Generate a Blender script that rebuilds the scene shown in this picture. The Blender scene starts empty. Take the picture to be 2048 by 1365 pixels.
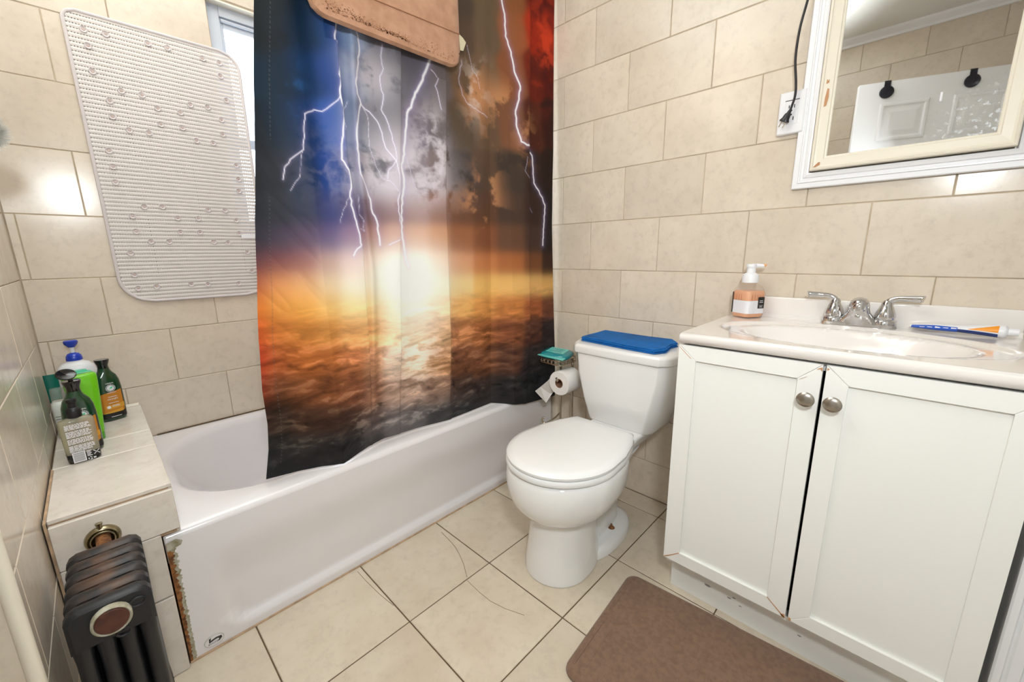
import bpy, bmesh, math, random
import numpy as np
from mathutils import Vector, Matrix

# ------------------------------------------------------------------ camera, world, lights
scene = bpy.context.scene
COL = scene.collection
cam_d = bpy.data.cameras.new('camera'); cam = bpy.data.objects.new('camera', cam_d); COL.objects.link(cam)
cam.location = (-0.4888, -0.9094, 1.0445)
cam.rotation_euler = (1.3581, 0.0137, -0.8007)
cam_d.sensor_width = 36.0; cam_d.sensor_fit = 'HORIZONTAL'; cam_d.lens = 811.75 / 2048 * 36.0
cam_d.clip_start = 0.02
scene.camera = cam
vs = scene.view_settings
vs.view_transform = 'Standard'; vs.look = 'None'; vs.gamma = 1.0; vs.use_curve_mapping = False
vs.exposure = 0.45

world = bpy.data.worlds.new('daylight'); scene.world = world; world.use_nodes = True
bg = world.node_tree.nodes['Background']
bg.inputs[0].default_value = (0.86, 0.93, 1.0, 1); bg.inputs[1].default_value = 4.0

def lamp(name, kind, loc, energy, color=(1, 1, 1), size=0.1, rot=(0, 0, 0), size_y=None):
    d = bpy.data.lights.new(name, kind); d.energy = energy; d.color = color
    if kind == 'AREA':
        d.size = size
        if size_y: d.shape = 'RECTANGLE'; d.size_y = size_y
        else: d.shape = 'DISK'
    else: d.shadow_soft_size = size
    o = bpy.data.objects.new(name, d); COL.objects.link(o); o.location = loc; o.rotation_euler = rot
    return o
# the photographer's flash just above the camera, and an added upward spot for soft fill off the ceiling
lamp('camera_flash', 'AREA', (-0.50, -1.06, 1.46), 8.5, (0.90, 0.96, 1.0), 0.16, Vector((0.68, 0.73, -0.32)).to_track_quat('-Z', 'Y').to_euler())
bounce = lamp('bounce_fill', 'SPOT', (-0.30, 0.14, 1.60), 115, (0.90, 0.96, 1.0), 0.06, Vector((0.0, 0.06, 1.0)).to_track_quat('-Z', 'Y').to_euler())
bounce.data.spot_size = math.radians(110); bounce.data.spot_blend = 0.5

# ------------------------------------------------------------------ numbers of the room (metres)
XR, YB, XL, XL2 = 1.0506, 1.0837, -0.640, -1.19     # right wall, window wall, left wall by the tub, left wall by the door
YC, YF, ZC = -0.035, -1.34, 2.376                    # outer corner of the left wall, front wall, ceiling
H, L, FS = 0.20108, 0.30489, 0.3155                  # wall tile height and length, floor tile side
YT, ZT = 0.313, 0.380                                # tub apron face, tub rim
rnd = random.Random(7)

# ------------------------------------------------------------------ material helpers
def srgb(r, g, b):
    f = lambda c: (c / 255 / 12.92) if c / 255 <= 0.04045 else ((c / 255 + 0.055) / 1.055) ** 2.4
    return (f(r), f(g), f(b), 1)
MATS = {}
def newmat(name):
    m = bpy.data.materials.new(name); m.use_nodes = True
    nt = m.node_tree; p = nt.nodes['Principled BSDF']; MATS[name] = m
    return m, nt, p
def mat(name, col, rough=0.5, metal=0.0, spec=0.5, coat=0.0, noise=0.0, nscale=20, bump=0.0, bscale=200, col2=None, sheen=0.0):
    m, nt, p = newmat(name)
    p.inputs['Base Color'].default_value = col; p.inputs['Roughness'].default_value = rough
    p.inputs['Metallic'].default_value = metal; p.inputs['Specular IOR Level'].default_value = spec
    p.inputs['Coat Weight'].default_value = coat; p.inputs['Coat Roughness'].default_value = 0.08
    p.inputs['Sheen Weight'].default_value = sheen
    tc = nt.nodes.new('ShaderNodeTexCoord')
    if noise or col2:
        n = nt.nodes.new('ShaderNodeTexNoise'); n.inputs['Scale'].default_value = nscale; n.inputs['Detail'].default_value = 6
        nt.links.new(tc.outputs['Object'], n.inputs['Vector'])
        mx = nt.nodes.new('ShaderNodeMix'); mx.data_type = 'RGBA'
        c2 = col2 or tuple(c * (1 - noise) for c in col[:3]) + (1,)
        mx.inputs['A'].default_value = col; mx.inputs['B'].default_value = c2
        rp = nt.nodes.new('ShaderNodeMapRange'); rp.inputs[1].default_value = 0.38; rp.inputs[2].default_value = 0.66
        nt.links.new(n.outputs['Fac'], rp.inputs[0]); nt.links.new(rp.outputs[0], mx.inputs['Factor'])
        nt.links.new(mx.outputs['Result'], p.inputs['Base Color'])
    if bump:
        n2 = nt.nodes.new('ShaderNodeTexNoise'); n2.inputs['Scale'].default_value = bscale; n2.inputs['Detail'].default_value = 3
        nt.links.new(tc.outputs['Object'], n2.inputs['Vector'])
        b = nt.nodes.new('ShaderNodeBump'); b.inputs['Strength'].default_value = bump; b.inputs['Distance'].default_value = 0.002
        nt.links.new(n2.outputs['Fac'], b.inputs['Height']); nt.links.new(b.outputs['Normal'], p.inputs['Normal'])
    return m
def tile_mat(name, a, b, c, rough, s1=7, s2=38):
    """glazed stone-look tile: two noises over an offset that differs for every tile"""
    m, nt, p = newmat(name); N = nt.nodes.new; K = nt.links.new
    tc = N('ShaderNodeTexCoord'); oi = N('ShaderNodeObjectInfo')
    mul = N('ShaderNodeMath'); mul.operation = 'MULTIPLY'; mul.inputs[1].default_value = 47.0; K(oi.outputs['Random'], mul.inputs[0])
    add = N('ShaderNodeVectorMath'); add.operation = 'ADD'; K(tc.outputs['Object'], add.inputs[0]); K(mul.outputs[0], add.inputs[1])
    n1 = N('ShaderNodeTexNoise'); n1.inputs['Scale'].default_value = s1; n1.inputs['Detail'].default_value = 5; n1.inputs['Roughness'].default_value = 0.6
    n2 = N('ShaderNodeTexNoise'); n2.inputs['Scale'].default_value = s2; n2.inputs['Detail'].default_value = 8; n2.inputs['Roughness'].default_value = 0.72
    K(add.outputs[0], n1.inputs['Vector']); K(add.outputs[0], n2.inputs['Vector'])
    r1 = N('ShaderNodeMapRange'); r1.inputs[1].default_value = 0.35; r1.inputs[2].default_value = 0.68; K(n1.outputs['Fac'], r1.inputs[0])
    r2 = N('ShaderNodeMapRange'); r2.inputs[1].default_value = 0.5; r2.inputs[2].default_value = 0.8; r2.inputs[4].default_value = 0.55; K(n2.outputs['Fac'], r2.inputs[0])
    m1 = N('ShaderNodeMix'); m1.data_type = 'RGBA'; m1.inputs['A'].default_value = a; m1.inputs['B'].default_value = b; K(r1.outputs[0], m1.inputs['Factor'])
    m2 = N('ShaderNodeMix'); m2.data_type = 'RGBA'; K(m1.outputs['Result'], m2.inputs['A']); m2.inputs['B'].default_value = c; K(r2.outputs[0], m2.inputs['Factor'])
    hs = N('ShaderNodeHueSaturation'); K(m2.outputs['Result'], hs.inputs['Color'])
    rv = N('ShaderNodeMapRange'); rv.inputs[3].default_value = 0.95; rv.inputs[4].default_value = 1.05; K(oi.outputs['Random'], rv.inputs[0]); K(rv.outputs[0], hs.inputs['Value'])
    K(hs.outputs['Color'], p.inputs['Base Color'])
    p.inputs['Roughness'].default_value = rough; p.inputs['Specular IOR Level'].default_value = 0.45
    b_ = N('ShaderNodeBump'); b_.inputs['Strength'].default_value = 0.06; b_.inputs['Distance'].default_value = 0.002
    K(n2.outputs['Fac'], b_.inputs['Height']); K(b_.outputs['Normal'], p.inputs['Normal'])
    return m
def clear_mat(name, tint, opacity, rough=0.05):
    m, nt, p = newmat(name); N = nt.nodes.new; K = nt.links.new
    t = N('ShaderNodeBsdfTransparent'); t.inputs[0].default_value = tint
    mx = N('ShaderNodeMixShader'); mx.inputs[0].default_value = opacity
    p.inputs['Base Color'].default_value = tint; p.inputs['Roughness'].default_value = rough
    K(t.outputs[0], mx.inputs[1]); K(p.outputs[0], mx.inputs[2]); K(mx.outputs[0], nt.nodes['Material Output'].inputs[0])
    return m

tile_mat('wall_tile', srgb(229, 216, 198), srgb(219, 205, 186), srgb(192, 179, 163), 0.18)
tile_mat('floor_tile', srgb(222, 209, 189), srgb(211, 196, 174), srgb(184, 169, 149), 0.30, 6, 30)
tile_mat('ledge_tile', srgb(232, 224, 214), srgb(222, 212, 200), srgb(188, 176, 162), 0.22, 9, 30)
mat('wall_grout', srgb(196, 178, 152), 0.9, noise=0.3, nscale=15)
mat('floor_grout', srgb(112, 92, 68), 0.95, noise=0.4, nscale=18)
mat('rust_grout', srgb(200, 168, 136), 0.9, noise=0.35, nscale=30)
mat('plaster', srgb(238, 236, 230), 0.8)
mat('trim_white', srgb(246, 246, 248), 0.35, coat=0.2)
mat('cream_paint', srgb(240, 232, 214), 0.4, coat=0.15)
mat('casing_white', srgb(238, 238, 240), 0.4)
mat('cabinet_white', srgb(246, 245, 240), 0.42, coat=0.1)
mat('counter_white', srgb(246, 240, 234), 0.10, coat=0.6)
mat('porcelain', srgb(244, 243, 241), 0.07, coat=0.5)
mat('seat_plastic', srgb(243, 243, 242), 0.16)
mat('tub_enamel', srgb(240, 236, 237), 0.16, coat=0.3)
mat('bare_wood', srgb(206, 152, 108), 0.7, noise=0.2)
mat('chrome', (0.62, 0.62, 0.63, 1), 0.09, metal=1)
mat('nickel', srgb(176, 170, 162), 0.28, metal=1)
mat('steel', srgb(196, 186, 170), 0.2, metal=1)
mat('aged_nickel', srgb(168, 158, 128), 0.25, metal=1, noise=0.3, nscale=60)
mat('black_plastic', srgb(22, 22, 24), 0.35)
mat('gloss_black', srgb(14, 14, 14), 0.12, coat=0.5)
mat('dark_void', srgb(10, 10, 12), 0.9)
mat('blue_cloth', srgb(4, 112, 196), 0.9, noise=0.2, nscale=40, bump=0.5, bscale=900)
mat('plug_brown', srgb(92, 52, 40), 0.6, noise=0.4, nscale=70)
mat('paper', srgb(246, 242, 238), 0.9, bump=0.3, bscale=500)
mat('cardboard', srgb(150, 110, 85), 0.9)
mat('frosted_aluminium', srgb(205, 212, 222), 0.4)
mat('brown_rug', srgb(136, 107, 86), 0.95, col2=srgb(122, 94, 75), nscale=80, bump=0.5, bscale=600, sheen=0.2)
mat('tan_rug', srgb(190, 144, 114), 0.95, col2=srgb(174, 128, 98), nscale=30, bump=0.5, bscale=600, sheen=0.2)
mat('rug_dirt', srgb(158, 110, 80), 0.95, bump=0.5, bscale=500)
mat('cloth_tag', srgb(214, 204, 172), 0.8)
mat('white_plastic', srgb(244, 244, 246), 0.28)
mat('ivory_bottle', srgb(232, 232, 226), 0.3)
mat('pump_blue', srgb(18, 62, 190), 0.25, coat=0.4)
mat('bottle_green', srgb(18, 62, 36), 0.10, coat=0.6)
mat('lime_plastic', srgb(116, 206, 22), 0.25, coat=0.3)
mat('lime_cap', srgb(70, 170, 16), 0.25, coat=0.3)
mat('aqua_plastic', srgb(104, 214, 172), 0.3)
mat('teal_plastic', srgb(8, 104, 88), 0.3)
mat('label_orange', srgb(204, 130, 34), 0.45)
mat('label_gold', srgb(222, 160, 52), 0.45)
mat('label_white', srgb(238, 236, 240), 0.5)
mat('label_black', srgb(24, 23, 22), 0.45)
mat('ink_grey', srgb(150, 150, 150), 0.6)
mat('dark_soap', srgb(34, 36, 34), 0.2)
mat('peach_soap', srgb(246, 178, 128), 0.25)
mat('peach_streak', srgb(214, 142, 98), 0.3)
mat('tube_blue', srgb(28, 88, 196), 0.3, coat=0.3)
mat('tube_navy', srgb(18, 48, 120), 0.3, coat=0.3)
mat('tube_orange', srgb(250, 158, 30), 0.3, coat=0.3)
mat('packet_teal', srgb(14, 138, 148), 0.2, coat=0.5)
mat('packet_mint', srgb(110, 216, 206), 0.25, coat=0.4)
mat('bristle_white', srgb(240, 238, 232), 0.7)
mat('brush_brown', srgb(170, 130, 96), 0.7, noise=0.4, nscale=180)
mat('cup_pink', srgb(196, 176, 168), 0.35)
mat('rust', srgb(158, 104, 58), 0.9, col2=srgb(96, 60, 34), nscale=90)
mat('flaked_metal', srgb(190, 186, 168), 0.8, col2=srgb(150, 140, 110), nscale=70)
mat('crack_line', srgb(140, 120, 98), 0.95)
mat('logo_oval', srgb(198, 196, 190), 0.4)
mat('hook_black', srgb(18, 18, 34), 0.4)
clear_mat('window_glass', (0.93, 0.96, 1, 1), 0.06)
clear_mat('bottle_clear', (0.95, 0.92, 0.89, 1), 0.14)
clear_mat('bottle_smoke', (0.74, 0.70, 0.54, 1), 0.34, 0.15)
# radiator: black iron with rust rubbed through along the crown
m, nt, p = newmat('black_iron'); N = nt.nodes.new; K = nt.links.new
tc = N('ShaderNodeTexCoord'); n1 = N('ShaderNodeTexNoise'); n1.inputs['Scale'].default_value = 26; n1.inputs['Detail'].default_value = 8
K(tc.outputs['Object'], n1.inputs['Vector']); sp = N('ShaderNodeSeparateXYZ'); K(tc.outputs['Object'], sp.inputs[0])
zr = N('ShaderNodeMapRange'); zr.inputs[1].default_value = 0.445; zr.inputs[2].default_value = 0.475; K(sp.outputs['Z'], zr.inputs[0])
ax = N('ShaderNodeMath'); ax.operation = 'ABSOLUTE'; K(sp.outputs['X'], ax.inputs[0])
xr = N('ShaderNodeMapRange'); xr.inputs[1].default_value = 0.055; xr.inputs[2].default_value = 0.012; K(ax.outputs[0], xr.inputs[0])
yr = N('ShaderNodeMapRange'); yr.inputs[1].default_value = 0.016; yr.inputs[2].default_value = 0.04; K(sp.outputs['Y'], yr.inputs[0])
mm = N('ShaderNodeMath'); mm.operation = 'MULTIPLY'; K(zr.outputs[0], mm.inputs[0]); K(xr.outputs[0], mm.inputs[1])
mm2 = N('ShaderNodeMath'); mm2.operation = 'MULTIPLY'; K(mm.outputs[0], mm2.inputs[0]); K(yr.outputs[0], mm2.inputs[1])
nr = N('ShaderNodeMapRange'); nr.inputs[1].default_value = 0.36; nr.inputs[2].default_value = 0.56; K(n1.outputs['Fac'], nr.inputs[0])
mm3 = N('ShaderNodeMath'); mm3.operation = 'MULTIPLY'; K(mm2.outputs[0], mm3.inputs[0]); K(nr.outputs[0], mm3.inputs[1])
mx = N('ShaderNodeMix'); mx.data_type = 'RGBA'; mx.inputs['A'].default_value = srgb(30, 31, 34); mx.inputs['B'].default_value = srgb(96, 68, 50); K(mm3.outputs[0], mx.inputs['Factor'])
K(mx.outputs['Result'], p.inputs['Base Color']); p.inputs['Roughness'].default_value = 0.42
bp = N('ShaderNodeBump'); bp.inputs['Strength'].default_value = 0.25; bp.inputs['Distance'].default_value = 0.002; K(n1.outputs['Fac'], bp.inputs['Height']); K(bp.outputs['Normal'], p.inputs['Normal'])
# mirror with splashes dried on the glass
m, nt, p = newmat('mirror_glass'); N = nt.nodes.new; K = nt.links.new
tc = N('ShaderNodeTexCoord'); n1 = N('ShaderNodeTexNoise'); n1.inputs['Scale'].default_value = 95; n1.inputs['Detail'].default_value = 3
K(tc.outputs['Object'], n1.inputs['Vector'])
g = N('ShaderNodeVectorMath'); g.operation = 'DISTANCE'; g.inputs[1].default_value = (0.0, -0.15, 0.085); K(tc.outputs['Object'], g.inputs[0])
gr = N('ShaderNodeMapRange'); gr.inputs[1].default_value = 0.13; gr.inputs[2].default_value = 0.0; gr.inputs[4].default_value = 0.75; K(g.outputs['Value'], gr.inputs[0])
th = N('ShaderNodeMapRange'); th.inputs[1].default_value = 0.56; th.inputs[2].default_value = 0.64; K(n1.outputs['Fac'], th.inputs[0])
ml = N('ShaderNodeMath'); ml.operation = 'MULTIPLY'; K(gr.outputs[0], ml.inputs[0]); K(th.outputs[0], ml.inputs[1])
d = N('ShaderNodeBsdfDiffuse'); d.inputs[0].default_value = (0.85, 0.88, 0.92, 1)
p.inputs['Base Color'].default_value = (0.86, 0.87, 0.86, 1); p.inputs['Metallic'].default_value = 1; p.inputs['Roughness'].default_value = 0.015
ms = N('ShaderNodeMixShader'); K(ml.outputs[0], ms.inputs[0]); K(p.outputs[0], ms.inputs[1]); K(d.outputs[0], ms.inputs[2]); K(ms.outputs[0], nt.nodes['Material Output'].inputs[0])
# ribbed bath mat: rows of real see-through slots between the ribs
MATP = 0.01335
m, nt, p = newmat('ribbed_vinyl'); N = nt.nodes.new; K = nt.links.new
p.inputs['Base Color'].default_value = srgb(226, 219, 214); p.inputs['Roughness'].default_value = 0.45
tc = N('ShaderNodeTexCoord'); sp = N('ShaderNodeSeparateXYZ'); K(tc.outputs['Object'], sp.inputs[0])
def frac(sock, scale, off=0.0):
    a = N('ShaderNodeMath'); a.operation = 'MULTIPLY_ADD'; a.inputs[1].default_value = 1 / scale; a.inputs[2].default_value = off; K(sock, a.inputs[0])
    f = N('ShaderNodeMath'); f.operation = 'FRACT'; K(a.outputs[0], f.inputs[0]); return f.outputs[0]
def near(sock, c, w):
    a = N('ShaderNodeMath'); a.operation = 'COMPARE'; a.inputs[1].default_value = c; a.inputs[2].default_value = w; K(sock, a.inputs[0]); return a.outputs[0]
fx = near(frac(sp.outputs['X'], 0.0068), 0.5, 0.27); fz = near(frac(sp.outputs['Z'], MATP), 0.5, 0.11)
ml = N('ShaderNodeMath'); ml.operation = 'MULTIPLY'; K(fx, ml.inputs[0]); K(fz, ml.inputs[1])
t = N('ShaderNodeBsdfTransparent'); ms = N('ShaderNodeMixShader'); K(ml.outputs[0], ms.inputs[0]); K(p.outputs[0], ms.inputs[1]); K(t.outputs[0], ms.inputs[2]); K(ms.outputs[0], nt.nodes['Material Output'].inputs[0])
mat('vinyl_rim', srgb(222, 214, 214), 0.45)
# printed curtain: colours come from the print attribute, woven bump on top
m, nt, p = newmat('curtain_print'); N = nt.nodes.new; K = nt.links.new
at = N('ShaderNodeAttribute'); at.attribute_name = 'print'; K(at.outputs['Color'], p.inputs['Base Color'])
p.inputs['Roughness'].default_value = 0.6; p.inputs['Specular IOR Level'].default_value = 0.18

# ------------------------------------------------------------------ mesh helpers
def org(o):
    v = Vector((0, 0, 0))
    while o is not None: v += o.location; o = o.parent
    return v
class MB:
    def __init__(s): s.v = []; s.f = []
    def add(s, vs, fs):
        b = len(s.v); s.v += [tuple(v) for v in vs]; s.f += [tuple(i + b for i in f) for f in fs]; return s
    def box(s, x0, x1, y0, y1, z0, z1):
        vs = [(x, y, z) for z in (z0, z1) for y in (y0, y1) for x in (x0, x1)]
        return s.add(vs, [(0, 2, 3, 1), (4, 5, 7, 6), (0, 1, 5, 4), (2, 6, 7, 3), (0, 4, 6, 2), (1, 3, 7, 5)])
    def loft(s, rings, cap0=True, cap1=True):
        n = len(rings[0]); vs = [p for r in rings for p in r]; fs = []
        for k in range(len(rings) - 1):
            for i in range(n):
                j = (i + 1) % n; fs.append((k * n + i, k * n + j, (k + 1) * n + j, (k + 1) * n + i))
        if cap0: fs.append(tuple(range(n))[::-1])
        if cap1: fs.append(tuple((len(rings) - 1) * n + i for i in range(n)))
        return s.add(vs, fs)
    def tube(s, pts, r, n=10, closed=False, flat=1.0):
        pts = [Vector(p) for p in pts]; m = len(pts); R = r if isinstance(r, (list, tuple)) else [r] * m; rings = []
        up = None
        for i, p in enumerate(pts):
            a = pts[(i - 1) % m] if (closed or i > 0) else p; b = pts[(i + 1) % m] if (closed or i < m - 1) else p
            t = (b - a).normalized()
            if up is None: up = Vector((0, 0, 1)) if abs(t.z) < 0.9 else Vector((1, 0, 0))
            side = t.cross(up).normalized(); up = side.cross(t).normalized()
            rings.append([p + side * (R[i] * math.cos(q)) + up * (R[i] * flat * math.sin(q)) for q in [2 * math.pi * k / n for k in range(n)]])
        if closed: rings.append(rings[0]); return s.loft(rings, False, False)
        return s.loft(rings)
    def lathe(s, c, prof, n=32, axis='z'):
        rings = []
        for r, h in prof:
            ring = []
            for k in range(n):
                q = 2 * math.pi * k / n; a, b = r * math.cos(q), r * math.sin(q)
                ring.append({'z': (c[0] + a, c[1] + b, c[2] + h), 'x': (c[0] + h, c[1] + a, c[2] + b), 'y': (c[0] + b, c[1] + h, c[2] + a)}[axis])
            rings.append(ring)
        return s.loft(rings)
    def rot(s, c, a, axis='Z'):
        M = Matrix.Translation(c) @ Matrix.Rotation(a, 4, axis) @ Matrix.Translation(-Vector(c))
        s.v = [tuple(M @ Vector(v)) for v in s.v]; return s
    def build(s, name, material, parent=None, smooth=35, bevel=0.0, seg=2, subsurf=0, fix=True):
        me = bpy.data.meshes.new(name); o0 = org(parent)
        me.from_pydata([(v[0] - o0.x, v[1] - o0.y, v[2] - o0.z) for v in s.v], [], s.f)
        bm = bmesh.new(); bm.from_mesh(me)
        if fix: bmesh.ops.recalc_face_normals(bm, faces=bm.faces)
        if bevel:
            es = [e for e in bm.edges if len(e.link_faces) == 2 and e.calc_face_angle(0) > 0.5]
            bmesh.ops.bevel(bm, geom=es, offset=bevel, segments=seg, profile=0.5, affect='EDGES', clamp_overlap=True)
        bm.to_mesh(me); bm.free()
        if smooth:
            me.shade_smooth(); me.set_sharp_from_angle(angle=math.radians(smooth))
        me.materials.append(MATS[material] if isinstance(material, str) else material)
        o = bpy.data.objects.new(name, me); COL.objects.link(o)
        if parent is not None: o.parent = parent
        if subsurf:
            md = o.modifiers.new('subsurf', 'SUBSURF'); md.levels = subsurf; md.render_levels = subsurf
        return o
def tag(o, label, cat, group=None, kind=None):
    o['label'] = label; o['category'] = cat
    if group: o['group'] = group
    if kind: o['kind'] = kind
    return o
def thing(name, label, cat, loc=(0, 0, 0), group=None, kind=None):
    o = bpy.data.objects.new(name, None); COL.objects.link(o); o.location = loc; o.empty_display_size = 0.05
    return tag(o, label, cat, group, kind)
def struct(o): o['kind'] = 'structure'; return o
def supr(cx, cy, z, rx, ry, n=32, e=2.0, a=0.0):
    out = []
    for k in range(n):
        q = 2 * math.pi * k / n; c, s_ = math.cos(q), math.sin(q)
        x = rx * math.copysign(abs(c) ** (2 / e), c); y = ry * math.copysign(abs(s_) ** (2 / e), s_)
        out.append((cx + x * math.cos(a) - y * math.sin(a), cy + x * math.sin(a) + y * math.cos(a), z))
    return out
def smooth_path(pts, k=6):
    P = [Vector(p) for p in pts]; out = []
    for i in range(len(P) - 1):
        a = P[max(i - 1, 0)]; b = P[i]; c = P[i + 1]; d = P[min(i + 2, len(P) - 1)]
        for j in range(k):
            t = j / k
            out.append(0.5 * ((2 * b) + (c - a) * t + (2 * a - 5 * b + 4 * c - d) * t * t + (3 * b - a - 3 * c + d) * t ** 3))
    out.append(P[-1]); return out
def text(name, body, size, loc, ux, uy, material, parent, depth=0.0004, align='CENTER', bend=0.0):
    """flat lettering: ux, uy are the writing and the up direction; bend > 0 curves it round a vertical axis of that radius"""
    cu = bpy.data.curves.new('lettering', 'FONT'); cu.body = body; cu.size = size; cu.align_x = align; cu.align_y = 'CENTER'; cu.extrude = depth; cu.resolution_u = 2
    t = bpy.data.objects.new('lettering', cu); COL.objects.link(t)
    bpy.context.view_layer.update()
    me = bpy.data.meshes.new_from_object(t.evaluated_get(bpy.context.evaluated_depsgraph_get()))
    bpy.data.objects.remove(t); bpy.data.curves.remove(cu)
    ux = Vector(ux).normalized(); uy = Vector(uy).normalized(); un = ux.cross(uy); o0 = org(parent); L0 = Vector(loc) - o0
    for v in me.vertices:
        c = v.co
        if bend: q = c.x / bend; w = ux * (math.sin(q) * bend) + un * ((math.cos(q) - 1) * bend + c.z)
        else: w = ux * c.x + un * c.z
        v.co = L0 + w + uy * c.y
    me.materials.clear(); me.materials.append(MATS[material]); me.name = name
    o = bpy.data.objects.new(name, me); COL.objects.link(o); o.parent = parent; return o

# ------------------------------------------------------------------ tiles: one object each, alike ones share a mesh
TCACHE = {}
def tile_obj(parent, plane, a0, a1, b0, b1, level, material, gap, thick=0.007, name='wall_tile', jit=0.0006):
    """plane '-x' lies at x=level with a=y,b=z; '+x' the same facing +x; '-y': a=x,b=z; '+z': a=x,b=y"""
    w, h = a1 - a0 - gap, b1 - b0 - gap
    if w < 0.006 or h < 0.006: return None
    key = (plane, round(w, 3), round(h, 3), material, gap)
    if key not in TCACHE:
        c = min(0.0016, w / 4, h / 4); pts = []
        for (x, y, t) in [(-w/2, -h/2, -thick), (w/2, -h/2, -thick), (w/2, h/2, -thick), (-w/2, h/2, -thick),
                          (-w/2, -h/2, -c), (w/2, -h/2, -c), (w/2, h/2, -c), (-w/2, h/2, -c),
                          (-w/2 + c, -h/2 + c, 0), (w/2 - c, -h/2 + c, 0), (w/2 - c, h/2 - c, 0), (-w/2 + c, h/2 - c, 0)]:
            pts.append({'-x': (-t, x, y), '+x': (t, x, y), '-y': (x, -t, y), '+z': (x, y, t)}[plane])
        fs = [(8, 9, 10, 11)] + [(k + i, k + (i + 1) % 4, k + 4 + (i + 1) % 4, k + 4 + i) for k in (0, 4) for i in range(4)]
        me = bpy.data.meshes.new(name); me.from_pydata(pts, [], fs)
        bm = bmesh.new(); bm.from_mesh(me); bmesh.ops.recalc_face_normals(bm, faces=bm.faces)
        top = max(bm.faces, key=lambda f: f.calc_area()); d = {'-x': (-1, 0, 0), '+x': (1, 0, 0), '-y': (0, -1, 0), '+z': (0, 0, 1)}[plane]
        if top.normal.dot(Vector(d)) < 0: bmesh.ops.reverse_faces(bm, faces=bm.faces)
        bm.to_mesh(me); bm.free(); me.materials.append(MATS[material]); TCACHE[key] = me
    o = bpy.data.objects.new(name, TCACHE[key]); COL.objects.link(o); o.parent = parent
    a, b = (a0 + a1) / 2, (b0 + b1) / 2; j = rnd.uniform(0, jit)
    o.location = {'-x': (level + j, a, b), '+x': (level - j, a, b), '-y': (a, level + j, b), '+z': (a, b, level - j)}[plane]
    r = [rnd.gauss(0, 0.0012) for _ in range(2)]
    o.rotation_euler = {'-x': (0, r[0], r[1]), '+x': (0, r[0], r[1]), '-y': (r[0], 0, r[1]), '+z': (r[0], r[1], 0)}[plane]
    return o
def cut(rects, hole):
    out = []
    for a0, a1, b0, b1 in rects:
        h0, h1, g0, g1 = max(a0, hole[0]), min(a1, hole[1]), max(b0, hole[2]), min(b1, hole[3])
        if h0 >= h1 or g0 >= g1: out.append((a0, a1, b0, b1)); continue
        if a0 < h0: out.append((a0, h0, b0, b1))
        if h1 < a1: out.append((h1, a1, b0, b1))
        if b0 < g0: out.append((h0, h1, b0, g0))
        if g1 < b1: out.append((h0, h1, g1, b1))
    return out
def rows(parent, plane, a_lo, a_hi, b_lo, b_hi, b_ref, j_ref, level, material='wall_tile', hole=None, pitch=L, gap=0.0022):
    k0 = math.floor((b_lo - b_ref) / H) - 1
    for k in range(k0, k0 + 40):
        b0, b1 = max(b_ref + k * H, b_lo), min(b_ref + (k + 1) * H, b_hi)
        if b1 - b0 < 0.012: continue
        j = j_ref + (k % 2) * pitch / 2; i0 = math.floor((a_lo - j) / pitch) - 1
        for i in range(i0, i0 + 40):
            a0, a1 = max(j + i * pitch, a_lo), min(j + (i + 1) * pitch, a_hi)
            if a1 - a0 < 0.008: continue
            rs = [(a0, a1, b0, b1)]
            if hole: rs = cut(rs, hole)
            for r in rs: tile_obj(parent, plane, *r, level, material, gap)
# ------------------------------------------------------------------ the setting
G = 0.0022    # depth of the joints behind the tile faces
fl = struct(MB().box(XL2 - 0.1, XR + 0.1, YF - 0.1, YB + 0.15, -0.08, -G).build('floor', 'floor_grout', smooth=0))
for i in range(-5, 5):
    for j in range(-6, 1):
        x0, x1, y0, y1 = (i) * FS, (i + 1) * FS, (j) * FS, (j + 1) * FS
        x0, x1, y0, y1 = max(x0, XL2), min(x1, XR), max(y0, YF), min(y1, YT + 0.02)
        if x1 - x0 < 0.01 or y1 - y0 < 0.01: continue
        tile_obj(fl, '+z', x0, x1, y0, y1, 0.0, 'floor_tile', 0.0035, name='floor_tile', jit=0.0004)
def hairline(pts, w, name):
    mb = MB()
    for (a, b) in zip(pts[:-1], pts[1:]):
        d = Vector((b[0] - a[0], b[1] - a[1], 0)).normalized(); n = Vector((-d.y, d.x, 0)) * w / 2
        z = 0.0004
        q = [(a[0] - n.x, a[1] - n.y), (b[0] - n.x, b[1] - n.y), (b[0] + n.x, b[1] + n.y), (a[0] + n.x, a[1] + n.y)]
        mb.add([(x, y, z) for x, y in q] + [(x, y, -0.001) for x, y in q], [(0, 1, 2, 3), (0, 4, 5, 1), (2, 6, 7, 3)])
    return mb.build(name, 'crack_line', fl, smooth=0)
hairline([(0.296, 0.25), (0.291, 0.206), (0.283, 0.151), (0.27, 0.109), (0.25, 0.059), (0.22, 0.005)], 0.0016, 'crack')
hairline([(0.212, -0.006), (0.208, -0.066), (0.209, -0.12), (0.221, -0.172), (0.232, -0.199), (0.244, -0.23)], 0.0014, 'crack')
hairline([(-0.018, 0.295), (-0.017, 0.229), (-0.013, 0.156), (-0.008, 0.11), (-0.004, 0.082)], 0.0013, 'crack')

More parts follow.
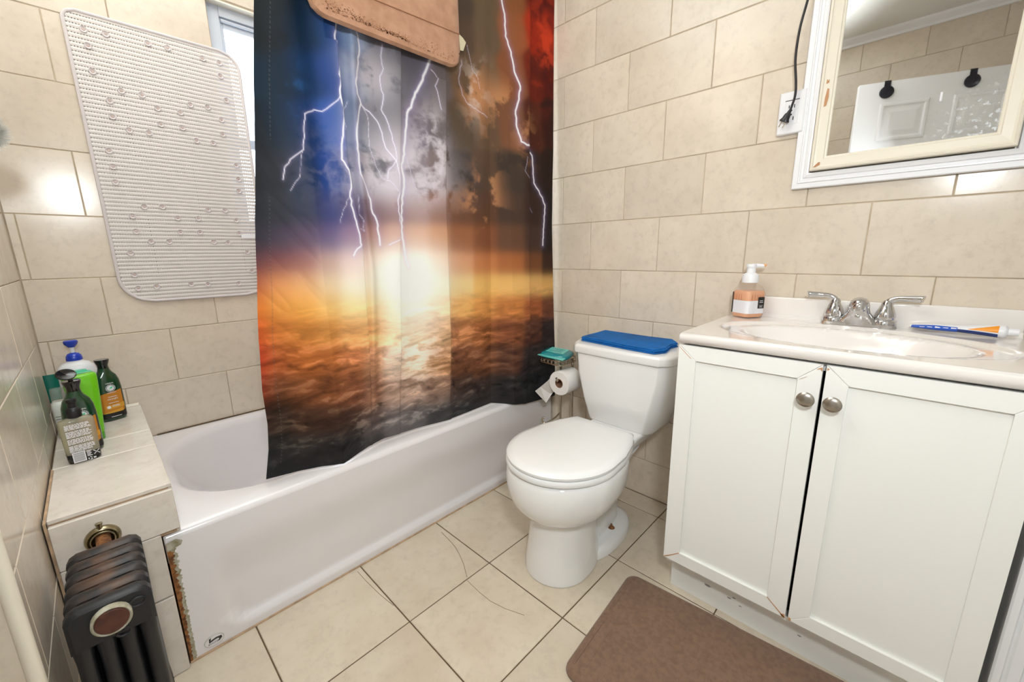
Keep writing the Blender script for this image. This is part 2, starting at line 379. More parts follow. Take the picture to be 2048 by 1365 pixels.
wr = struct(MB().box(XR + G, XR + 0.12, YF - 0.1, YB + 0.15, -0.08, ZC + 0.1).build('wall_right', 'wall_grout', smooth=0))
rows(wr, '-x', YF, YB, 0.0, ZC, 0.7679, 0.2613, XR)
WX0, WX1, WZ0, WZ1 = -0.030, 0.66, 1.12, 1.985        # window opening
wb = MB()
for a in ((XL2 - 0.1, WX0, -0.08, ZC + 0.1), (WX1, XR + 0.12, -0.08, ZC + 0.1), (WX0, WX1, -0.08, WZ0), (WX0, WX1, WZ1, ZC + 0.1)):
    wb.box(a[0], a[1], YB + G, YB + 0.15, a[2], a[3])
wb = struct(wb.build('wall_back', 'wall_grout', smooth=0))
rows(wb, '-y', XL, XR, 0.30, ZC, 0.3802, -0.4637, YB, hole=(WX0, WX1, WZ0, WZ1), pitch=0.3095)
wl = struct(MB().box(XL2 - 0.1, XL - G, YC + G, YB + 0.15, -0.08, ZC + 0.1).build('wall_left', 'wall_grout', smooth=0))
rows(wl, '+x', YC, YB, 0.0, ZC, 0.3802, 0.33, XL)
rows(wl, '-y', XL2, XL, 0.0, ZC, 0.3802, -0.85, YC)
wl2 = struct(MB().box(XL2 - 0.1, XL2 - G, YF - 0.1, YC, -0.08, ZC + 0.1).build('wall_left_doorside', 'wall_grout', smooth=0))
rows(wl2, '+x', YF, YC, 0.0, ZC, 0.7679, -0.641, XL2)
struct(MB().box(XL2 - 0.1, XR + 0.12, YF - 0.1, YF, -0.08, ZC + 0.1).build('wall_front', 'plaster', smooth=0))
struct(MB().box(XL2 - 0.1, XR + 0.12, YF - 0.1, YB + 0.15, ZC, ZC + 0.1).build('ceiling', 'plaster', smooth=0))
# rounded cream edge strip where the left wall steps back, crown strip under the ceiling
struct(MB().tube([(XL - 0.004, YC + 0.002, 0.0), (XL - 0.004, YC + 0.002, ZC)], 0.0095, 14).build('trim_1', 'cream_paint'))
struct(MB().loft([[(XL2, y, ZC), (XL2 + 0.05, y, ZC), (XL2 + 0.045, y, ZC - 0.012), (XL2 + 0.014, y, ZC - 0.032), (XL2 + 0.012, y, ZC - 0.045), (XL2, y, ZC - 0.045)] for y in (YF, YC)]).build('trim_2', 'trim_white', smooth=0))
# fluted white door casing in the corner beyond the vanity
prof = [(0.604, -1.126), (0.601, -1.129), (0.601, -1.138), (0.605, -1.1405), (0.605, -1.1435), (0.601, -1.146), (0.601, -1.160), (0.606, -1.163), (0.606, -1.167), (0.601, -1.170), (0.601, -1.200), (0.64, -1.204), (0.70, -1.204), (0.70, -1.126)]
struct(MB().loft([[(x, y, z) for x, y in prof] for z in (0.0, 2.05)]).build('trim_3', 'casing_white', smooth=0))

# ---- window: aluminium double-hung sash in a tiled reveal, daylight behind
win = MB()
fw = 0.045
yo0, yo1 = YB + 0.035, YB + 0.09
for r in ((WX0, WX0 + fw, WZ0, WZ1), (WX1 - fw, WX1, WZ0, WZ1), (WX0 + fw, WX1 - fw, WZ1 - 0.04, WZ1), (WX0 + fw, WX1 - fw, WZ0, WZ0 + 0.04)):
    win.box(r[0], r[1], yo0, yo1, r[2], r[3])
win = struct(win.build('window_1', 'frosted_aluminium', bevel=0.003))
zm = 1.503
for (z0, z1, dy) in ((zm - 0.02, WZ1 - 0.04, 0.012), (WZ0 + 0.04, zm + 0.02, 0.03)):
    s = MB(); a0, a1 = WX0 + fw, WX1 - fw
    for r in ((a0, a0 + 0.012, z0, z1), (a1 - 0.012, a1, z0, z1), (a0 + 0.012, a1 - 0.012, z1 - 0.034, z1), (a0 + 0.012, a1 - 0.012, z0, z0 + 0.034)):
        s.box(r[0], r[1], yo0 + dy, yo0 + dy + 0.016, r[2], r[3])
    s = s.build('sash', 'frosted_aluminium', win, bevel=0.002)
    MB().box(a0 + 0.01, a1 - 0.01, yo0 + dy + 0.006, yo0 + dy + 0.010, z0 + 0.02, z1 - 0.02).build('pane', 'window_glass', s, smooth=0)
MB().tube([(WX0 + fw + 0.004, yo0 + 0.004, WZ1 - 0.052), (WX1 - fw - 0.004, yo0 + 0.004, WZ1 - 0.052)], 0.006, 10).build('sash_pull', 'frosted_aluminium', win)
MB().box(WX0, WX1, YB + 0.002, yo0, WZ1 - 0.006, WZ1 - 0.0005).build('head_board', 'cream_paint', win, smooth=0)
MB().box(WX0, WX1, YB - 0.012, yo0, WZ0 + 0.0005, WZ0 + 0.014).build('window_sill', 'trim_white', win, smooth=0)

# ---- open six-panel door, seen in the mirror, with two black hooks over its top
P0 = Vector((-0.69, -0.555, 0)); dd = Vector((-0.37, -1.0, 0)).normalized(); dn = Vector((1.0, -0.37, 0)).normalized(); DW, DH = 0.73, 1.95
def dp(a, z, t=0.0): q = P0 + dd * a + dn * t; return (q.x, q.y, z)
def dbox(a0, a1, z0, z1, t0, t1):
    return ([dp(a, z, t) for z in (z0, z1) for t in (t0, t1) for a in (a0, a1)], [(0, 2, 3, 1), (4, 5, 7, 6), (0, 1, 5, 4), (2, 6, 7, 3), (0, 4, 6, 2), (1, 3, 7, 5)])
door = struct(MB().add(*dbox(0, DW, 0.012, DH, -0.035, 0)).build('door_1', 'trim_white', bevel=0.002))
door['label'] = 'white six-panel door standing open, reflected in the mirror'
for (z0, z1) in ((1.64, 1.84), (0.98, 1.56), (0.20, 0.86)):
    for (a0, a1) in ((0.105, 0.32), (0.415, 0.63)):
        r = lambda i, t: [dp(a0 + i, z0 + i, t), dp(a1 - i, z0 + i, t), dp(a1 - i, z1 - i, t), dp(a0 + i, z1 - i, t)]
        MB().loft([r(0, 0.0002), r(0.006, 0.006), r(0.016, 0.007), r(0.024, 0.0005), r(0.030, 0.0005), r(0.052, 0.006)], cap0=False).build('raised_panel', 'trim_white', door, smooth=0)
MB().lathe(dp(0.06, 0.95, 0.03), [(0.0, -0.03), (0.026, -0.03), (0.024, -0.022), (0.010, -0.018), (0.010, 0.005), (0.024, 0.012), (0.026, 0.028), (0.014, 0.036), (0, 0.037)], 20, 'x').build('knob', 'nickel', door)
for a, lab in ((0.125, 'black over-door hook with round plate, nearer the free edge of the door'), (0.475, 'black over-door hook with round plate, nearer the hinges of the door')):
    h = thing('door_hook', lab, 'hook', dp(a, DH), group='hooks over the open door')
    MB().add(*dbox(a - 0.014, a + 0.014, DH + 0.0005, DH + 0.003, -0.038, 0.003)).add(*dbox(a - 0.014, a + 0.014, DH - 0.035, DH + 0.003, 0.0005, 0.003)).build('strap', 'hook_black', h, smooth=0)
    ring = lambda t, rr: [dp(a + rr * math.cos(q), DH - 0.055 + rr * math.sin(q), t) for q in [2 * math.pi * k / 24 for k in range(24)]]
    MB().loft([ring(0.001, 0.032), ring(0.006, 0.032), ring(0.008, 0.029)]).build('plate', 'hook_black', h)

# ------------------------------------------------------------------ bathtub
tub = thing('bathtub', 'white enamelled alcove bathtub with chipped apron edge below the printed curtain', 'bathtub', (0.29, 0.70, 0))
TX0, TX1, TY1 = -0.466, XR - 0.002, YB - 0.003
# basin: rim lofted down into a rounded well
def rr(x0, x1, y0, y1, z, r, n=10):
    out = []
    for (cx, cy, q0) in ((x1 - r, y1 - r, 0), (x0 + r, y1 - r, 90), (x0 + r, y0 + r, 180), (x1 - r, y0 + r, 270)):
        for k in range(n + 1):
            q = math.radians(q0 + 90 * k / n); out.append((cx + r * math.cos(q), cy + r * math.sin(q), z))
    return out
ix0, ix1, iy0, iy1 = -0.405, 0.985, 0.405, 1.040
mb = MB()
mb.loft([rr(TX0, TX1, YT + 0.004, TY1, 0.30, 0.004), rr(TX0, TX1, YT + 0.001, TY1, ZT - 0.018, 0.005), rr(TX0, TX1, YT + 0.006, TY1, ZT - 0.006, 0.006), rr(TX0, TX1, YT + 0.018, TY1, ZT, 0.008),
         rr(ix0 - 0.012, ix1 + 0.012, iy0 - 0.012, iy1 + 0.010, ZT, 0.24), rr(ix0, ix1, iy0, iy1, ZT - 0.006, 0.24), rr(ix0 + 0.012, ix1 - 0.008, iy0 + 0.008, iy1 - 0.006, ZT - 0.03, 0.235),
         rr(ix0 + 0.07, ix1 - 0.03, iy0 + 0.028, iy1 - 0.022, 0.24, 0.215), rr(ix0 + 0.15, ix1 - 0.05, iy0 + 0.05, iy1 - 0.042, 0.12, 0.19), rr(ix0 + 0.20, ix1 - 0.075, iy0 + 0.08, iy1 - 0.07, 0.075, 0.16),
         rr(ix0 + 0.29, ix1 - 0.15, iy0 + 0.16, iy1 - 0.15, 0.06, 0.12)], cap0=False).build('basin', 'tub_enamel', tub, smooth=60)
# apron with the shallow pressed panel
nx, nz = 96, 40; vs_, fs_ = [], []
for j in range(nz + 1):
    z = 0.003 + (ZT - 0.018 - 0.003) * j / nz
    for i in range(nx + 1):
        x = TX0 + 0.006 + (TX1 - TX0 - 0.012) * i / nx
        a = min(max((x + 0.385) / 0.03, 0), 1); a2 = min(max((TX1 - 0.05 - x) / 0.03, 0), 1)
        zr_ = 0.028 + 0.045 * math.exp(-((x + 0.385) / 0.035) ** 2); b = min(max((z - zr_) / 0.016, 0), 1)
        c = min(max((0.30 - z) / 0.14, 0), 1)
        s = lambda t: t * t * (3 - 2 * t)
        vs_.append((x, YT + 0.001 + 0.017 * s(a) * s(a2) * s(b) * s(c), z))
for j in range(nz):
    for i in range(nx):
        k = j * (nx + 1) + i; fs_.append((k, k + 1, k + nx + 2, k + nx + 1))
n0 = len(vs_)
ap = MB().add(vs_, fs_); ap.box(TX0 + 0.006, TX1 - 0.006, YT + 0.02, YT + 0.03, 0.003, ZT - 0.03)
ap.build('apron', 'tub_enamel', tub, smooth=60, fix=False)
# corroded left edge of the apron
rr_ = random.Random(3)
mbr = MB(); mbf = MB()
for (mb_, w0, off) in ((mbr, 0.0065, 0.0), (mbf, 0.006, 0.0)):
    zs = [0.004 + (0.355 - 0.004) * k / 90 for k in range(91)]
    pts = [(z, w0 * (0.35 + 0.9 * rr_.random()) * (0.45 + 0.9 * min(1, z / 0.30) * (1 if z < 0.33 else 0.8))) for z in zs]
    y = YT - (0.0006 if mb_ is mbr else 0.0001)
    v = []; f = []
    for k, (z, w) in enumerate(pts): v += [(TX0 + 0.001, y, z), (TX0 + 0.004 + (w if mb_ is mbr else w + 0.008), y, z), (TX0 + 0.001, y + 0.003, z), (TX0 + 0.004 + (w if mb_ is mbr else w + 0.008), y + 0.003, z)]
    for k in range(90): f += [(4*k, 4*k+1, 4*k+5, 4*k+4), (4*k+1, 4*k+3, 4*k+7, 4*k+5)]
    mb_.add(v, f)
mbf.build('flaked_edge', 'flaked_metal', tub, smooth=0); mbr.build('rust_streak', 'rust', tub, smooth=0)
MB().add([(TX0 + 0.002, YT - 0.001, 0.335), (TX0 + 0.03, YT - 0.001, 0.342), (TX0 + 0.034, YT - 0.001, 0.352), (TX0 + 0.022, YT - 0.001, 0.362), (TX0 + 0.002, YT - 0.001, 0.358)], [(0, 1, 2, 3, 4)]).build('chipped_patch', 'flaked_metal', tub, smooth=0)
# maker's oval badge
cx, cz = -0.411, 0.0275
yb = YT - 0.0012
ell = lambda rx, rz, y, n=28: [(cx + rx * math.cos(2 * math.pi * k / n), y, cz + rz * math.sin(2 * math.pi * k / n)) for k in range(n)]
badge = MB().loft([ell(0.0225, 0.0165, yb + 0.002), ell(0.0225, 0.0165, yb + 0.0002), ell(0.0215, 0.0155, yb)]).build('badge', 'logo_oval', tub, smooth=0)
MB().loft([ell(0.0205, 0.0145, yb + 0.0002), ell(0.0205, 0.0145, yb - 0.0002)]).build('badge_field', 'tub_enamel', badge, smooth=0)
sw = MB()
sw.loft([[(cx + a, yb - t, cz + b) for a, b in [(-0.011, 0.011), (-0.006, 0.012), (-0.008, 0.0045), (0.004, 0.0075), (0.0165, 0.0055), (0.0175, -0.001), (0.011, -0.007), (0.007, -0.0065), (0.011, -0.001), (0.009, 0.002), (0.002, 0.002), (-0.012, -0.0015)]] for t in (0.0003, 0.0006)])
sw.build('emblem', 'gloss_black', badge, smooth=0)
text('maker_name', 'BOOTZ', 0.0065, (cx - 0.003, yb - 0.0005, cz - 0.0058), (1, 0, 0), (0, 0, 1), 'black_plastic', badge, 0.0001)
# silicone and grout along the foot of the apron
struct(MB().tube([(TX0, YT - 0.001, 0.001), (TX1, YT - 0.001, 0.001)], 0.0035, 6).build('trim_4', 'rust_grout'))
struct(MB().box(ix0, XR - 0.001, YB - 0.006, YB - 0.001, ZT + 0.0005, ZT + 0.005).build('trim_5', 'floor_grout', smooth=0))

# ------------------------------------------------------------------ tiled ledge at the head of the tub
LX, LY, LZ = -0.432, 0.300, 0.515
ledge = thing('tiled_ledge', 'low marble-look tiled ledge between tub head and left wall, holding the bottles', 'ledge', (-0.55, 0.6, 0))
MB().box(XL + 0.002, -0.4685, LY + 0.008, YB - 0.004, 0.002, 0.384).box(XL + 0.002, LX - 0.006, LY + 0.008, YB - 0.004, 0.384, LZ - 0.006).build('core', 'rust_grout', ledge, smooth=0)
def slab(x0, x1, y0, y1, z0, z1, parent=ledge, name='tile', m='ledge_tile'):
    return MB().box(x0, x1, y0, y1, z0, z1).build(name, m, parent, bevel=0.0015, seg=1, smooth=0)
g = 0.0018
slab(XL + 0.007, LX, LY + 0.004, 0.608 - g, LZ - 0.010, LZ); slab(XL + 0.004, LX, 0.608 + g, 0.757 - g, LZ - 0.010, LZ)
slab(XL + 0.004, LX, 0.757 + g, YB - 0.006, LZ - 0.010, LZ)
slab(XL + 0.007, LX, LY - 0.004, LY + 0.008, 0.396, LZ - 0.014); slab(XL + 0.007, -0.469, LY - 0.004, LY + 0.008, 0.2265, 0.394)
slab(XL + 0.007, -0.469, LY - 0.004, LY + 0.008, 0.001, 0.2225)
slab(LX - 0.009, LX + 0.001, LY + 0.009, YB - 0.006, ZT + 0.002, LZ - 0.011)
MB().box(XL + 0.002, XL + 0.0065, LY - 0.002, 0.62, LZ - 0.02, LZ - 0.002).box(XL + 0.002, XL + 0.0065, LY - 0.001, LY + 0.008, 0.001, LZ - 0.005).build('grout_line', 'rust_grout', ledge, smooth=0)
MB().tube([(-0.50, YB - 0.010, LZ + 0.002), (LX - 0.005, YB - 0.012, LZ + 0.003)], 0.008, 8).build('caulk_bead', 'cream_paint', ledge)

# ------------------------------------------------------------------ cast-iron radiator
RX0, RX1, RZ = -0.612, -0.502, 0.472
rcx = (RX0 + RX1) / 2
rad = thing('radiator', 'black cast-iron column radiator with rusty crown standing against the left wall', 'radiator', (rcx, 0.0, 0))
pitch = 0.0365
def rad_section(y):
    mb = MB(); hw = (RX1 - RX0) / 2; t = 0.0145
    # four columns, joined by a crown and a foot loop
    for k in range(4):
        cx_ = RX0 + 0.0135 + k * (2 * hw - 0.027) / 3
        mb.loft([supr(cx_, y, z, 0.0135 if z in (0.10, 0.40) else 0.0115, t * (1.0 if z in (0.10, 0.40) else 0.85), 14, 2.2) for z in (0.085, 0.10, 0.13, 0.25, 0.37, 0.40, 0.415)])
    for (z0, z1) in ((0.395, RZ), (0.06, 0.105)):
        ring = []
        for dy, ins in ((-t, 0.006), (-t * 0.55, 0.0), (t * 0.55, 0.0), (t, 0.006)):
            c = 0.016 if z0 > 0.2 else 0.012
            i = ins
            ring.append([(RX0 + i, y + dy, z0 + i), (RX1 - i, y + dy, z0 + i), (RX1 - i, y + dy, z1 - c), (RX1 - c * 0.35 - i, y + dy, z1 - c * 0.35 - i * 0.6), (RX1 - c - i, y + dy, z1 - i * 0.9),
                         (RX0 + c + i, y + dy, z1 - i * 0.9), (RX0 + c * 0.35 + i, y + dy, z1 - c * 0.35 - i * 0.6), (RX0 + i, y + dy, z1 - c)])
        mb.loft(ring)
    return mb
for k in range(6):
    y = 0.016 + k * pitch
    rad_section(y).build('section', 'black_iron', rad, smooth=40)
    if k < 5:
        MB().lathe((rcx, y + pitch / 2, RZ - 0.032), [(0.027, -0.008), (0.027, 0.008)], 20, 'y').build('hub_joint', 'black_iron', rad)
        MB().lathe((rcx, y + pitch / 2, 0.085), [(0.022, -0.008), (0.022, 0.008)], 16, 'y').build('hub_joint', 'black_iron', rad)
for cxf in (RX0 + 0.016, RX1 - 0.016):
    for yf in (0.016, 0.016 + 5 * pitch):
        MB().loft([supr(cxf, yf, z, r, r, 12) for z, r in ((0.0, 0.017), (0.012, 0.016), (0.03, 0.011), (0.068, 0.013))]).build('foot', 'black_iron', rad)
plug = MB().lathe((rcx + 0.0005, 0.002, RZ - 0.034), [(0.0265, 0.0), (0.0265, -0.010), (0.0242, -0.0125), (0.0222, -0.0105), (0, -0.0105)], 28, 'y').build('plug_ring', 'flaked_metal', rad)
MB().lathe((rcx + 0.0005, 0.002, RZ - 0.034), [(0.0, -0.0107), (0.0225, -0.0107), (0.0205, -0.0135), (0, -0.0142)], 24, 'y').build('plug', 'plug_brown', plug)
for (px, pz, r_) in ((RX1 - 0.020, RZ - 0.026, 0.010), (rcx + 0.010, RZ - 0.071, 0.009)):
    MB().tube([(px + r_ * math.cos(q), 0.0015, pz + r_ * 0.8 * math.sin(q)) for q in [2 * math.pi * k / 20 for k in range(20)]], 0.0022, 6, closed=True).build('cast_boss', 'black_iron', rad)
valve = thing('pipe_flange', 'round nickel pipe flange with a small nub where the radiator pipe enters the ledge', 'flange', (-0.5605, 0.29, 0.44))
fcx, fcz = -0.5605, 0.4405
MB().lathe((fcx, LY - 0.0045, fcz), [(0.030, 0.0), (0.030, -0.004), (0.0275, -0.010), (0.025, -0.0115), (0.0225, -0.009), (0.021, -0.012), (0.0185, -0.013), (0.0165, -0.010), (0.0165, -0.002)], 32, 'y').build('ring', 'aged_nickel', valve, smooth=40)
MB().tube([(fcx, LY - 0.006, fcz), (fcx + 0.002, 0.21, fcz - 0.004)], 0.0125, 14).build('pipe', 'rust', valve)
MB().lathe((fcx - 0.001, LY - 0.011, fcz + 0.026), [(0.0045, 0.0), (0.0045, 0.010), (0.006, 0.0105), (0.006, 0.014), (0, 0.0145)], 12).build('nub', 'aged_nickel', valve)
# ------------------------------------------------------------------ shower curtain with its storm print
CTRL = [(-100,1658,22,30,32),(-41,1679,24,30,35),(22,1702,10,36,58),(91,1728,24,60,122),(149,1750,165,190,220),(219,1776,130,130,140),(294,1803,110,108,112),(366,1829,105,100,105),(453,1861,100,92,92),(549,1897,85,70,58),(665,1940,110,90,68),(794,1987,140,85,50),(901,2024,110,25,15),(1040,2072,90,15,8),(-108,1592,24,30,32),(-49,1610,22,28,35),(13,1630,10,42,70),(83,1654,34,74,138),(142,1674,158,178,208),(213,1697,125,122,132),(289,1722,110,108,112),(361,1745,105,100,108),(448,1774,110,100,100),(545,1805,95,75,60),(663,1844,110,90,70),(791,1886,150,90,55),(900,1919,170,45,20),(1041,1962,180,50,25),(-121,1490,24,44,60),(-61,1504,20,38,56),(0,1520,14,48,88),(71,1540,30,66,134),(132,1557,150,160,182),(204,1577,115,115,122),(280,1597,110,108,115),(353,1615,105,100,110),(441,1638,115,105,105),(539,1665,115,90,68),(660,1697,120,95,72),(786,1729,140,85,55),(897,1756,115,35,20),(1042,1792,100,25,15),(-134,1374,28,33,38),(-75,1384,22,42,62),(-14,1394,22,52,100),(58,1409,40,85,165),(120,1423,110,125,150),(193,1437,110,110,118),(271,1452,115,112,118),(344,1466,125,115,125),(433,1482,115,105,105),(533,1502,95,78,62),(657,1526,110,85,65),(780,1547,130,85,60),(892,1567,85,38,25),(1042,1595,60,25,18),(-149,1253,32,36,40),(-89,1259,32,38,46),(-28,1265,28,48,82),(43,1274,40,75,150),(108,1283,85,95,130),(183,1292,120,118,125),(261,1301,130,122,130),(336,1310,150,138,145),(425,1319,130,115,112),(527,1331,70,58,50),(654,1347,100,75,58),(773,1358,70,58,50),(887,1370,55,38,32),(1042,1388,45,28,22),(-159,1166,42,45,50),(-99,1169,55,58,65),(-38,1172,60,65,85),(33,1176,65,75,130),(99,1182,95,85,120),(175,1187,130,100,105),(255,1192,150,120,120),(330,1196,170,140,135),(420,1201,150,110,95),(523,1208,120,80,58),(652,1216,105,70,50),(767,1221,80,60,50),(882,1227,65,45,38),(1041,1237,40,30,28),(-168,1089,50,50,60),(-107,1090,75,65,85),(-47,1090,95,75,100),(23,1091,110,95,140),(90,1092,150,120,150),(169,1094,180,130,120),(249,1095,210,165,150),(325,1096,225,180,155),(415,1097,205,150,115),(519,1098,165,105,70),(651,1100,140,85,55),(763,1100,110,75,55),(878,1102,80,58,48),(1040,1104,45,35,32),(-175,1024,95,50,60),(-114,1022,130,65,70),(-54,1021,160,95,95),(15,1019,195,150,140),(83,1017,225,190,185),(163,1014,230,185,155),(244,1012,250,230,215),(321,1010,253,240,225),(411,1007,235,195,160),(516,1004,220,155,110),(650,1000,200,125,75),(759,997,175,105,60),(874,994,130,80,50),(1040,989,70,45,35),(-181,971,190,100,70),(-120,967,225,150,90),(-60,964,230,170,110),(8,960,245,215,170),(77,955,250,235,210),(159,949,240,215,170),(240,944,255,250,235),(318,940,255,250,235),(408,934,252,235,200),(513,928,245,215,150),(649,919,240,190,110),(757,914,235,185,110),(871,907,230,180,110),(1039,896,220,170,100),(-187,917,235,130,50),(-126,911,235,160,75),(-65,907,235,165,75),(1,901,240,190,110),(71,893,250,220,150),(154,883,245,205,130),(237,875,255,235,190),(314,868,255,240,200),(405,860,250,215,160),(511,849,235,175,100),(648,835,220,150,80),(755,828,200,125,65),(868,818,170,95,55),(1039,801,120,70,50),(-195,848,215,90,40),(-133,840,205,120,55),(-72,833,205,130,60),(-8,827,210,140,70),(63,814,230,165,100),(148,799,225,165,100),(232,787,250,215,160),(310,776,245,205,150),(401,764,225,170,115),(508,749,180,115,70),(647,728,165,100,58),(752,719,135,78,48),(863,705,95,58,45),(1038,680,55,45,45),(-205,763,190,60,35),(-142,752,165,85,40),(-81,743,180,100,45),(-17,734,175,100,50),(52,717,190,115,70),(140,695,210,150,110),(226,678,245,215,190),(305,662,240,200,160),(397,646,200,145,100),(504,626,135,85,58),(646,596,125,78,52),(749,584,95,60,45),(858,566,55,48,48),(1036,530,42,45,48),(-214,675,140,50,30),(-152,662,110,65,38),(-90,650,130,75,42),(-26,639,130,75,42),(41,619,135,80,52),(132,589,150,105,82),(220,565,190,155,135),(301,545,175,140,120),(392,525,150,115,95),(500,498,85,62,52),(646,458,75,56,48),(747,445,55,48,46),(851,424,42,45,48),(1035,376,38,42,46),(-224,586,60,35,28),(-161,569,60,45,36),(-99,554,75,50,36),(-35,542,80,52,38),(30,519,75,52,42),(124,479,110,85,75),(214,448,125,105,98),(296,423,115,98,92),(388,399,80,72,70),(495,367,52,52,54),(642,318,42,45,48),(745,301,42,45,48),(850,276,42,45,48),(1037,216,38,42,46),(-235,493,38,36,36),(-171,472,42,38,36),(-107,455,55,45,38),(-44,441,50,42,38),(18,419,45,42,42),(115,367,70,62,60),(206,330,75,70,72),(288,300,42,45,50),(381,271,42,45,50),(488,233,42,45,50),(636,174,42,45,50),(743,153,42,45,50),(849,123,42,45,50),(1040,49,42,45,50),(-245,399,35,35,37),(-181,374,35,35,37),(-117,353,35,35,37),(-53,338,35,35,37),(5,318,35,35,37),(103,256,35,35,37),(196,210,35,35,37),(279,175,35,35,37),(373,139,35,35,37),(481,96,35,35,37),(631,26,35,35,37),(741,-1,35,35,37),(848,-35,35,35,37),(1042,-123,35,35,37)]
BOLTS = [([(0.102,1.676),(0.085,1.635),(0.09,1.6),(0.097,1.58),(0.087,1.549),(0.086,1.512),(0.082,1.483),(0.091,1.452),(0.084,1.407),(0.075,1.356),(0.072,1.316),(0.09,1.288),(0.093,1.253),(0.086,1.216),(0.096,1.158),(0.107,1.11),(0.108,1.082),(0.109,1.073),(0.086,1.044)],0.003,1),([(0.082,1.483),(0.065,1.462),(0.036,1.438),(0.015,1.438),(-0.014,1.42),(-0.022,1.375),(-0.028,1.328),(-0.06,1.301),(-0.076,1.272),(-0.082,1.248)],0.0017,0.75),([(-0.028,1.328),(-0.037,1.29),(-0.043,1.256),(-0.067,1.221)],0.0012,0.45),([(0.086,1.216),(0.067,1.177),(0.058,1.14)],0.0012,0.4),([(0.116,1.484),(0.1,1.449),(0.106,1.416),(0.097,1.395)],0.0013,0.45),([(0.156,1.676),(0.165,1.642),(0.157,1.593),(0.141,1.541),(0.144,1.508),(0.158,1.487),(0.142,1.448),(0.131,1.406),(0.129,1.355),(0.131,1.315),(0.134,1.286),(0.156,1.249),(0.169,1.218),(0.17,1.19),(0.186,1.152),(0.191,1.077)],0.004,1),([(0.158,1.487),(0.185,1.472),(0.207,1.451),(0.22,1.417),(0.227,1.376),(0.241,1.357),(0.256,1.337),(0.263,1.299),(0.264,1.254),(0.252,1.218),(0.256,1.172),(0.26,1.131),(0.255,1.095),(0.217,1.077)],0.0021,0.85),([(0.158,1.487),(0.178,1.461),(0.179,1.415),(0.177,1.374),(0.197,1.313),(0.214,1.282),(0.233,1.279),(0.257,1.247)],0.0013,0.5),([(0.237,1.664),(0.231,1.633),(0.236,1.6),(0.224,1.562),(0.231,1.528),(0.222,1.485),(0.24,1.442),(0.247,1.406),(0.255,1.37),(0.256,1.342),(0.232,1.312),(0.227,1.284)],0.0018,0.75),([(0.125,1.225),(0.126,1.187),(0.133,1.155),(0.134,1.119),(0.127,1.127)],0.0013,0.5),([(0.404,1.671),(0.384,1.629),(0.36,1.58),(0.333,1.525),(0.315,1.494),(0.309,1.45),(0.302,1.404),(0.294,1.359),(0.286,1.335),(0.293,1.291),(0.287,1.244),(0.278,1.203),(0.275,1.149),(0.276,1.101),(0.28,1.08),(0.285,1.035),(0.294,1.001)],0.0055,1),([(0.402,1.639),(0.426,1.618),(0.414,1.593),(0.426,1.551),(0.432,1.524)],0.0017,0.6),([(0.304,1.36),(0.312,1.333),(0.327,1.283),(0.336,1.26)],0.0013,0.4),([(0.746,1.969),(0.759,1.926),(0.761,1.853),(0.784,1.804),(0.797,1.738),(0.82,1.691),(0.813,1.643),(0.797,1.599),(0.8,1.539),(0.818,1.487),(0.869,1.473),(0.901,1.449),(0.91,1.34),(0.955,1.291),(0.979,1.254),(0.971,1.159),(0.963,1.079)],0.0046,1),([(0.847,1.434),(0.832,1.376),(0.87,1.329),(0.878,1.24),(0.895,1.218)],0.0015,0.3),([(0.548,1.713),(0.533,1.645),(0.548,1.602),(0.573,1.578),(0.664,1.554)],0.0016,0.5),([(0.575,1.767),(0.594,1.697),(0.62,1.674),(0.628,1.64)],0.0012,0.35)]
HEM = [(-0.30, 0.386), (-0.215, 0.386), (-0.126, 0.3865), (-0.075, 0.387), (-0.008, 0.384), (0.095, 0.391), (0.161, 0.391), (0.294, 0.388), (0.442, 0.387), (0.677, 0.388), (0.729, 0.380), (0.821, 0.363), (1.06, 0.342)]
LEFT = [(0.385, -0.215), (0.481, -0.199), (0.561, -0.193), (0.671, -0.195), (0.818, -0.187), (0.957, -0.176), (1.128, -0.160), (1.314, -0.139), (1.49, -0.121), (1.658, -0.100), (2.12, -0.045)]
RIGHT = [(0.342, 1.043), (0.579, 1.043), (0.826, 1.035), (1.17, 1.027), (1.492, 1.036), (2.12, 1.043)]
BXY = [(-.26, .405), (-.215, .405), (-.126, .382), (-.07, .358), (-.01, .328), (.10, .374), (.166, .388), (.296, .382), (.44, .358), (.68, .368), (.76, .300), (.85, .288), (1.06, .290)]
def ip(x, tab): return np.interp(x, [a for a, b in tab], [b for a, b in tab])
_perm = np.random.RandomState(11).rand(256, 256)
def vnoise(x, y):
    xi = np.floor(x).astype(int); yi = np.floor(y).astype(int); fx = x - xi; fy = y - yi
    fx = fx * fx * (3 - 2 * fx); fy = fy * fy * (3 - 2 * fy); g = lambda i, j: _perm[i % 256, j % 256]
    return (g(xi, yi) * (1 - fx) + g(xi + 1, yi) * fx) * (1 - fy) + (g(xi, yi + 1) * (1 - fx) + g(xi + 1, yi + 1) * fx) * fy
def fbm(x, y, o=5, ridged=False):
    s = 0; a = 0.5; t = 0
    for k in range(o):
        n = vnoise(x + 17.3 * k, y + 31.7 * k)
        if ridged: n = 1 - np.abs(2 * n - 1)
        s = s + a * n; t += a; a *= 0.55; x = x * 2.05; y = y * 2.05
    return s / t
NXC, NZC = 500, 720
sg, tg = np.meshgrid(np.linspace(0, 1, NXC + 1), np.linspace(0, 1, NZC + 1))
x0g = sg * 1.28 - 0.235
zb = ip(x0g, HEM); ztop = 2.115
zg = ztop + (zb - ztop) * tg
xl = ip(zg, LEFT); xrr = ip(zg, RIGHT)
xg = xl + (xrr - xl) * sg
zb = ip(xg, HEM); zg = ztop + (zb - ztop) * tg
